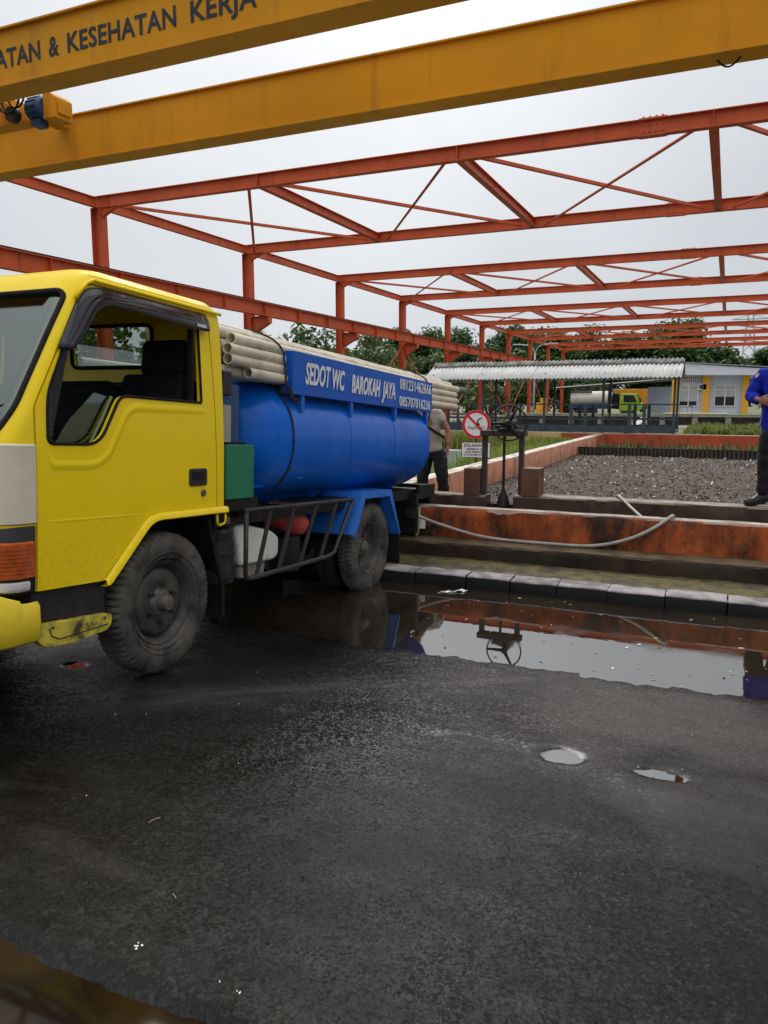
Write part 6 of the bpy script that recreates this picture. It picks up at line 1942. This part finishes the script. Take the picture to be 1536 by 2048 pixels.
# carport
cp = thing('carport', 'low carport with pale roof edge behind the footbridge', 'carport', (0, 62, 0.45))
mb = MB(); mb.prism([(-12.9, 2.28), (-3.7, 2.92), (-3.7, 2.98), (-12.9, 2.34)], 0, 4.0, 'XZ'); mb.build('roof_sheet', 'iron_dark', cp)
mb = MB(); mb.prism([(-12.9, 2.30), (-3.7, 2.94), (-3.7, 3.0), (-12.9, 2.36)], -0.03, -0.002, 'XZ'); mb.build('roof_edge', 'frame_white', cp)
for x in (-12.8, -8.6, -4.0):
    mb = MB(); mb.box(x - 0.06, x + 0.06, 0.1, 0.2, 0, 2.28 + (x + 12.9) * 0.0695); mb.build('post', 'iron_dark', cp)

# ================================================================== FAR TRUCKS
def far_wheel(parent, x, y, z, r=0.42, w_=0.26):
    e_ = bpy.data.objects.new('wheel', None); C.objects.link(e_); e_.parent = parent; e_.location = (x, y, z)
    mb = MB(); mb.lathe([(-w_ / 2, 0.2), (-w_ / 2, r - 0.04), (-w_ / 2 + 0.04, r), (w_ / 2 - 0.04, r), (w_ / 2, r - 0.04), (w_ / 2, 0.2)], 24, 'Y'); mb.build('tyre', 'tyre_rubber', e_, smooth=True, auto=40)
    mb = MB(); mb.lathe([(-w_ / 2 + 0.02, 0.21), (-w_ / 2 + 0.05, 0.12), (-w_ / 2 + 0.0, 0.06), (-w_ / 2, 0)], 18, 'Y'); mb.build('rim', 'rim_steel', e_, smooth=True)
ft = thing('tanker_truck', 'distant tanker truck with lime cab and ivory tank', 'truck', (-12.9, 68, 0.456))
mb = MB(); mb.box(0, 6.2, 0.55, 0.75, 0.62, 0.85); mb.box(0, 6.2, 1.35, 1.55, 0.62, 0.85); mb.build('chassis', 'chassis_black', ft)
mb = MB(); prf = [(0.15, 0.0), (0.15, 0.42), (0.30, 0.60), (0.42, 0.63), (3.45, 0.63), (3.55, 0.60), (3.68, 0.42), (3.68, 0)]
mb.lathe(prf, 36, 'X', (0, 1.05, 1.50)); tk = mb.build('tank', 'tank_ivory', ft, smooth=True, auto=40)
for x in (0.5, 1.5, 2.5, 3.4):
    mb = MB(); mb.lathe([(x, 0.628), (x, 0.645), (x + 0.05, 0.645), (x + 0.05, 0.628)], 36, 'X', (0, 1.05, 1.50)); mb.build('tank_band', 'tank_ivory', tk)
mb = MB(); mb.cyl((0.2, 0.5, 2.06), (2.0, 0.5, 2.06), 0.09, 12); mb.build('hose_carrier', 'rack_grey', tk)
mb = MB(); mb.box(0.1, 3.7, 0.02, 0.10, 0.70, 0.92); mb.build('side_skirt', 'motor_blue', ft)
mb = MB(); mb.box(3.75, 4.25, 0.2, 1.9, 0.7, 1.9); mb.build('pump_unit', 'chassis_black', ft, bevel=0.05)
cabp = roundpoly([(4.35, 0.45), (6.10, 0.45), (6.22, 0.95), (6.02, 1.18), (5.62, 1.90), (4.50, 1.92), (4.38, 1.80)], 0.08)
mb = MB(); mb.prism(cabp, 0.12, 2.0, 'XZ'); cb = mb.build('cab', 'lime_cab', ft, bevel=0.05)
mb = MB(); mb.prism(roundpoly([(4.70, 1.18), (5.80, 1.18), (5.52, 1.75), (4.70, 1.78)], 0.05), 0.095, 0.118, 'XZ'); mb.build('side_window', 'window_dark', cb)
mb = MB(); mb.obox((5.86, 1.06, 1.53), Vector((-0.42, 0, 0.72)).normalized(), (0, 1, 0), Vector((0.72, 0, 0.42)).normalized(), 0.36, 0.85, 0.02); mb.build('windscreen', 'window_dark', cb)
mb = MB(); mb.box(6.05, 6.3, 0.1, 2.0, 0.35, 0.60); mb.build('bumper', 'black_plastic', ft, bevel=0.03)
mb = MB(); mb.box(6.0, 6.1, -0.05, 0.11, 1.15, 1.5); mb.build('mirror', 'black_plastic', ft)
for (x, y) in ((1.2, 0.28), (5.2, 0.28), (1.2, 1.8), (5.2, 1.8), (2.15, 0.28)):
    far_wheel(ft, x, y, 0.42)
dt = thing('dump_truck', 'orange dump truck body showing behind the lime cab', 'truck', (-9.5, 72.5, 0.456))
mb = MB(); mb.prism([(0.0, 0.95), (3.0, 0.95), (3.3, 2.35), (-0.1, 2.35)], 0, 2.0, 'XZ'); db = mb.build('dump_body', 'dump_orange', dt, bevel=0.03)
for i in range(5):
    mb = MB(); x = 0.25 + i * 0.65; mb.box(x, x + 0.1, -0.07, -0.002, 1.0, 2.3); mb.build('body_rib', 'dump_orange', db)
mb = MB(); mb.box(0, 4.8, 0.6, 1.4, 0.55, 0.9); mb.build('chassis', 'chassis_black', dt)
mb = MB(); mb.prism(roundpoly([(3.45, 0.5), (5.0, 0.5), (5.05, 1.2), (4.8, 2.2), (3.45, 2.25)], 0.08), 0.1, 1.9, 'XZ'); mb.build('cab', 'dump_orange', dt, bevel=0.04)
for (x, y) in ((0.9, 0.2), (4.2, 0.2), (0.9, 1.7), (4.2, 1.7)):
    far_wheel(dt, x, y, 0.42)
# painted gate tower
tw = thing('gate_tower', 'small red and blue painted gate tower beside the far tanker', 'tower', (-13.9, 76, 0.45))
mb = MB(); mb.box(-0.5, 0.5, -0.5, 0.5, 0, 2.9); mb.build('tower_shaft', 'temple_red', tw)
for z in (1.0, 1.9, 2.8):
    mb = MB(); mb.box(-0.65, 0.65, -0.65, 0.65, z, z + 0.14); mb.build('cornice', 'temple_blue', tw)
mb = MB(); mb.prism(roundpoly([(-0.25, 2.1), (0.25, 2.1), (0.25, 2.45), (0, 2.7), (-0.25, 2.45)], 0.1), -0.53, -0.502, 'XZ'); mb.build('niche', 'temple_blue', tw)
mb = MB(); mb.box(-0.3, 0.3, -0.53, -0.502, 0.15, 0.95); mb.build('panel', 'sign_white', tw)
# orange barrier boxes
for i, (x, y, w_, h, lb) in enumerate(((-12.55, 57.0, 0.40, 1.5, 'tall orange barrier box beside an orange column'), (-13.1, 58.5, 0.55, 1.15, 'squat orange barrier box behind the handwheel'))):
    bb = thing('barrier_box', lb, 'barrier', (x, y, 0.45))
    mb = MB(); mb.box(-w_ / 2, w_ / 2, -0.2, 0.2, 0, h); mb.build('cabinet', 'barrier_orange', bb, bevel=0.03)
    mb = MB(); mb.box(-w_ / 2 + 0.06, w_ / 2 - 0.06, -0.215, -0.202, h * 0.55, h * 0.9); mb.build('cabinet_door', 'trim_yellow', bb)
# street lamp
sl = thing('street_lamp', 'grey double-arm street lamp beyond the columns', 'street lamp', (-13.95, 60, 0.45))
mb = MB(); mb.tube([(0, 0, 0), (0, 0, 4.9)], [0.10, 0.06], 12); mb.build('pole', 'galvanised', sl, smooth=True)
for s_, ex in ((-1, 1.15), (1, 1.15)):
    mb = MB(); arm = cat_rom([(0, 0, 4.85), (s_ * 0.12, 0, 5.2), (s_ * 0.45, 0, 5.52), (s_ * ex, 0, 5.60)], 6); mb.tube(arm, 0.04, 8); mb.build('arm', 'galvanised', sl, smooth=True)
    mb = MB(); mb.box(min(s_ * ex, s_ * (ex + 0.6)), max(s_ * ex, s_ * (ex + 0.6)), -0.12, 0.12, 5.58, 5.66); mb.build('lamp_head', 'galvanised', sl, bevel=0.02)
# pylons and lines
def pylon(x, y, h, label, wbase=3.2):
    p_ = thing('pylon', label, 'pylon', (x, y, 0))
    mb = MB()
    wb = lambda z: wbase * (1 - 0.8 * z / h)
    for sx in (-1, 1):
        for sy in (-1, 1):
            mb.beam((sx * wb(0), sy * wb(0), 0), (sx * wb(h), sy * wb(h), h), 0.22, 0.22)
    z = 0
    while z < h - 2:
        z2 = min(h, z + 2.6)
        for sy in (-1, 1):
            mb.beam((-wb(z), sy * wb(z), z), (wb(z2), sy * wb(z2), z2), 0.12, 0.12); mb.beam((wb(z), sy * wb(z), z), (-wb(z2), sy * wb(z2), z2), 0.12, 0.12)
        z = z2
    mb.build('mast', 'pylon_grey', p_)
    for k, zz in enumerate((h * 0.80, h * 0.93)):
        mb = MB(); mb.beam((-4, 0, zz), (4, 0, zz), 0.25, 0.25); mb.beam((-4, 0, zz), (0, 0, zz + 1.0), 0.12, 0.12); mb.beam((4, 0, zz), (0, 0, zz + 1.0), 0.12, 0.12); mb.build('cross_arm', 'pylon_grey', p_)
pylon(3.3, 200, 22.0, 'lattice power pylon on the right above the trees', 2.4)
pylon(-232, 400, 46, 'far thin power pylon left above the pipes', 3.0)
for i, (z0, z1) in enumerate(((31.5, 24), (37, 28.5))):
    mb = MB(); mb.tube([(-330 + 260 * k / 24, 330 - 20 * k / 24, z0 + (z1 - z0) * k / 24 - 3.5 * math.sin(math.pi * k / 24)) for k in range(25)], 0.06, 5)
    tag(mb.build('power_line', 'pylon_grey'), ('upper' if i else 'lower') + ' sagging power line left above the trees', 'power line')

# ================================================================== TREES
def leaf_cloud(name, mat, clumps, per, size, flat=0.5):
    mb = MB()
    for (c, rad) in clumps:
        for k in range(per):
            u = Vector((random.gauss(0, 1), random.gauss(0, 1), random.gauss(0, 1))).normalized() * (random.random() ** 0.45)
            p = Vector(c) + Vector((u.x * rad[0], u.y * rad[0], u.z * rad[1]))
            n_ = (u * 0.8 + Vector((random.gauss(0, 0.5), random.gauss(0, 0.5), flat + random.gauss(0, 0.5)))).normalized()
            a = n_.orthogonal().normalized(); a = Matrix.Rotation(random.random() * 6.28, 3, n_) @ a; b_ = n_.cross(a)
            s_ = size * random.uniform(0.6, 1.3)
            mb.add([p - a * s_, p - b_ * s_ * 0.45, p + a * s_, p + b_ * s_ * 0.45], [(0, 1, 2, 3)])
    me = bpy.data.meshes.new(name); me.from_pydata(mb.v, [], mb.f); me.materials.append(MATS[mat])
    return me
def crown_clumps(rx, rz, n, h0):
    cl = []
    for k in range(n):
        u = Vector((random.gauss(0, 1), random.gauss(0, 1), random.gauss(0, 1))).normalized() * (0.35 + 0.65 * random.random() ** 0.5)
        r_ = random.uniform(0.9, 1.7)
        cl.append(((u.x * rx, u.y * rx, h0 + u.z * rz), (r_, r_ * 0.7)))
    return cl
crowns = [leaf_cloud('crown', m_, crown_clumps(3.7, 3.4, 54, 5.2), 150, 0.27) for m_ in ('leaf_dark', 'leaf_mid', 'leaf_dark', 'leaf_yellow')]
def trunk_mesh(h, r):
    mb = MB()
    mb.tube(cat_rom([(0, 0, 0), (0.1, 0.05, h * 0.3), (-0.05, 0.1, h * 0.6), (0.1, 0, h)], 3), [r * (1 - 0.6 * i / 9) for i in range(10)], 8)
    for k in range(6):
        a = random.random() * 6.28; z = h * random.uniform(0.35, 0.8)
        mb.tube([(0, 0, z), (math.cos(a) * 0.9, math.sin(a) * 0.9, z + 0.9), (math.cos(a) * 2.0, math.sin(a) * 2.0, z + 1.9)], [r * 0.5, r * 0.35, r * 0.15], 6)
    me = bpy.data.meshes.new('trunk'); me.from_pydata(mb.v, [], mb.f); me.materials.append(MATS['bark']); return me
trunks = [trunk_mesh(6.0, 0.22), trunk_mesh(6.5, 0.28)]
def tree(x, y, s_, sz, kind, label, z=0.45):
    t_ = thing('tree', label, 'tree', (x, y, z), (0, 0, random.random() * 6.28), 'trees beyond the plant')
    t_.scale = (s_, s_, sz)
    o = bpy.data.objects.new('trunk', trunks[kind % 2]); C.objects.link(o); o.parent = t_
    o = bpy.data.objects.new('crown', crowns[kind]); C.objects.link(o); o.parent = t_
    return t_
side = ['far left', 'left', 'left of centre', 'centre', 'right of centre', 'right']
T = [(-64, 82, 1.15, 1.0, 0), (-57, 80, 1.1, 0.92, 2), (-50.5, 84, 1.1, 0.98, 1), (-44, 80, 1.0, 0.86, 3), (-38.5, 83, 1.0, 0.90, 0), (-33.5, 79, 1.05, 1.02, 2), (-29.5, 82, 1.0, 1.06, 1), (-25.5, 79, 1.0, 0.96, 0), (-21.5, 83, 1.0, 1.05, 2),
     (-17.5, 80, 1.0, 0.98, 1), (-13, 84, 1.0, 1.0, 0), (-9.3, 82, 1.05, 0.90, 2), (-5.2, 84, 1.15, 1.08, 1), (-1.0, 83, 1.0, 0.74, 0), (3.0, 82, 1.0, 0.70, 2), (7.0, 84, 1.1, 0.72, 1)]
names = ['tree farthest left behind the cab roof', 'dark tree seen over the cab roof', 'tree showing through the cab rear window', 'yellow-green tree above the front of the pipes', 'dark tree above the middle of the pipes', 'dark tree behind the fourth column from the left', 'tall mid-green tree above the pipe ends', 'dark tree between the fifth and sixth columns', 'dark tree behind the sixth column', 'mid-green tree behind the street lamp', 'dark tree above the far gate tower', 'dark tree above the far tanker', 'tallest rounded mid-green tree above the right end of the footbridge roof', 'low dark tree above the office roof', 'low dark tree behind the right pylon', 'low tree beyond the right end of the office']
for (x, y, s_, sz, kd), nm in zip(T, names):
    tree(x, y, s_, sz, kd, nm)
# understorey shrubs hide the horizon between the columns
sh_me = [leaf_cloud('foliage', m_, [((random.uniform(-1.6, 1.6), random.uniform(-1.0, 1.0), random.uniform(0.5, 2.9)), (0.9, 0.7)) for _ in range(14)], 120, 0.17) for m_ in ('leaf_dark', 'leaf_mid', 'leaf_dark')]
hb = bmesh.new()
for i in range(26):
    k = random.uniform(0.85, 1.25)
    mtx = Matrix.Translation((-60 + i * 1.92, 71 + random.uniform(-2, 3), 0.45)) @ Matrix.Rotation(random.random() * 6.28, 4, 'Z') @ Matrix.Diagonal((k * 1.1, k, k * random.uniform(0.9, 1.3), 1))
    n0 = len(hb.verts)
    hb.from_mesh(sh_me[i % 3])
    hb.verts.ensure_lookup_table()
    for v in hb.verts[n0:]:
        v.co = mtx @ v.co
me = bpy.data.meshes.new('hedge'); hb.to_mesh(me); hb.free(); me.materials.append(MATS['leaf_dark'])
o = bpy.data.objects.new('hedge', me); C.objects.link(o); struct(o, 'stuff'); o['label'] = 'far dark hedge mass under the trees beyond the columns'
# nearer shrubs left of the column line and frangipani with big leaves
def near_shrub(x, y, h, label, mat, size, per=70, n=16, rx=1.0):
    t_ = thing('shrub', label, 'shrub', (x, y, 0.45), (0, 0, random.random() * 6))
    me = leaf_cloud('foliage', mat, [((random.uniform(-rx, rx), random.uniform(-rx, rx), h * random.uniform(0.45, 0.95)), (0.55, 0.42)) for _ in range(n)], per, size)
    o = bpy.data.objects.new('foliage', me); C.objects.link(o); o.parent = t_
    mb = MB()
    for k in range(5):
        a = k * 1.26
        mb.tube([(0, 0, 0), (0.3 * rx * math.cos(a), 0.3 * rx * math.sin(a), h * 0.4), (0.8 * rx * math.cos(a), 0.8 * rx * math.sin(a), h * 0.8)], [0.07, 0.05, 0.02], 6)
    mb.build('stem', 'bark', t_, smooth=True)
    return t_
near_shrub(-14.6, 24.5, 3.95, 'frangipani with long glossy leaves above the pipe bundle', 'leaf_glossy', 0.16, 60, 18, 1.2)
near_shrub(-14.9, 29.5, 3.4, 'second frangipani right of the third column', 'leaf_glossy', 0.16, 60, 18, 1.2)
near_shrub(-17.5, 34.0, 4.6, 'bushy shrub with yellowish tips above the blue board', 'leaf_yellow', 0.13, 110, 24, 1.9)
near_shrub(-16.4, 43.0, 4.2, 'dense green shrub behind the fifth column', 'leaf_mid', 0.15, 110, 24, 1.9)
near_shrub(-15.0, 36.0, 2.6, 'leafy shrub under the left end of the footbridge roof', 'leaf_mid', 0.13, 100, 18, 1.2)
near_shrub(-14.6, 50.0, 2.4, 'light green shrub between two orange columns behind the sign', 'leaf_yellow', 0.13, 100, 18, 1.2)
near_shrub(-18.2, 20.5, 3.9, 'dark shrub left of the first column seen through the cab', 'leaf_mid', 0.15, 110, 26, 2.0)
near_shrub(-21.5, 20.0, 4.3, 'large dark shrub seen through the cab rear window', 'leaf_dark', 0.15, 110, 26, 2.2)

# ================================================================== LITTLE THINGS
mb = MB()
sc_ = cat_rom([(-2.28, 6.36, 0.006), (-2.22, 6.38, 0.012), (-2.17, 6.43, 0.006), (-2.13, 6.46, 0.020), (-2.08, 6.47, 0.008)], 5)
for i, (p, q) in enumerate(zip(sc_, sc_[1:])):
    wv = Vector((0.012 + 0.010 * math.sin(i), 0.02 + 0.012 * math.cos(i * 1.3), 0.004))
    mb.add([p - wv, q - wv, q + wv, p + wv], [(0, 1, 2, 3)])
tag(mb.build('plastic_scrap', 'litter_white'), 'crumpled pale plastic strip floating in the puddle near the rear wheel', 'litter')
mb = MB()
for k in range(60):
    x = random.uniform(-2.2, 0.6); y = random.uniform(4.75, 6.5)
    s_ = random.uniform(0.004, 0.014); a = random.random() * 6.28
    u = Vector((math.cos(a), math.sin(a), 0)) * s_ * 1.8; v_ = Vector((-math.sin(a), math.cos(a), 0)) * s_ * 0.6
    p = Vector((x, y, 0.003))
    mb.add([p - u, p - v_, p + u, p + v_], [(0, 1, 2, 3)], random.choice((0, 1, 1, 2)))
o = struct(mb.build('floating_bits', None, mats=['litter_white', 'litter_tan', 'chassis_black']), 'stuff'); o['label'] = 'tiny bits floating on the puddle'
def splat(name, x, y, r_, label, n=5):
    mb = MB()
    for k in range(n):
        a = random.random() * 6.28; d_ = r_ * random.random() * 0.9; rr2 = r_ * random.uniform(0.35, 0.7)
        cx, cy = x + math.cos(a) * d_, y + math.sin(a) * d_; z = gh(cx, cy)
        m2 = 9
        vv = [(cx + rr2 * (0.7 + 0.3 * random.random()) * math.cos(2 * math.pi * i / m2), cy + rr2 * (0.7 + 0.3 * random.random()) * math.sin(2 * math.pi * i / m2), z - 0.004) for i in range(m2)] + [(cx, cy, z + 0.003 + 0.002 * random.random())]
        mb.add(vv, [(i, (i + 1) % m2, m2) for i in range(m2)])
    tag(mb.build(name, 'litter_white', smooth=True), label, 'debris')
splat('white_lump', -1.415, 1.50, 0.016, 'largest white lump on the asphalt at lower left')
splat('white_lump', -1.13, 1.485, 0.008, 'small white fleck on the asphalt, left of the lowest pair', 3)
splat('white_lump', -1.065, 1.475, 0.010, 'small white fleck on the asphalt, right of the lowest pair', 3)
# scattered grit on the asphalt
mb = MB()
for k in range(420):
    x = random.uniform(-3.0, 0.7); y = random.uniform(0.9, 4.6)
    s_ = random.choice((0.002, 0.002, 0.003, 0.0045)); z = gh(x, y) + s_ * 0.6
    p = Vector((x, y, z))
    mb.add([p + Vector((s_, 0, -s_)), p + Vector((-s_ * 0.5, s_, -s_)), p + Vector((-s_ * 0.5, -s_, -s_)), p + Vector((0, 0, s_ * 0.8))], [(0, 1, 3), (1, 2, 3), (2, 0, 3)], 0 if random.random() < 0.10 else 1)
o = struct(mb.build('road_grit', None, mats=['litter_white', 'kerb_conc']), 'stuff'); o['label'] = 'loose grit on the asphalt'
for (x, y, a, L) in ((-1.83, 2.05, 1.2, 0.05), (-1.47, 1.72, 2.6, 0.03)):
    mb = MB(); z = gh(x, y) + 0.003
    mb.tube([(x - L / 2 * math.cos(a), y - L / 2 * math.sin(a), z), (x, y, z + 0.004), (x + L / 2 * math.cos(a), y + L / 2 * math.sin(a), z)], 0.0014, 5)
    tag(mb.build('straw', 'litter_tan'), 'thin straw on the asphalt ' + ('below the front wheel' if y > 2 else 'above the white lump'), 'straw')
# cutter left on the cab step
kn = thing('cutter_knife', 'small yellow cutter lying on the cab step', 'knife', (-2.92, 3.35, 0.125), (-TILT, 0, 0))
mb = MB(); mb.beam((-0.06, -0.62, 0.492), (-0.05, -0.49, 0.488), 0.020, 0.012); mb.build('handle', 'bumper_yellow', kn, bevel=0.003)
mb = MB(); mb.beam((-0.061, -0.665, 0.493), (-0.06, -0.621, 0.492), 0.016, 0.009); mb.build('end_cap', 'white_plastic', kn)
mb = MB(); mb.tube([(-0.05, -0.489, 0.488), (-0.07, -0.44, 0.486), (-0.04, -0.41, 0.484)], 0.006, 6); mb.build('cord', 'red_metal', kn)
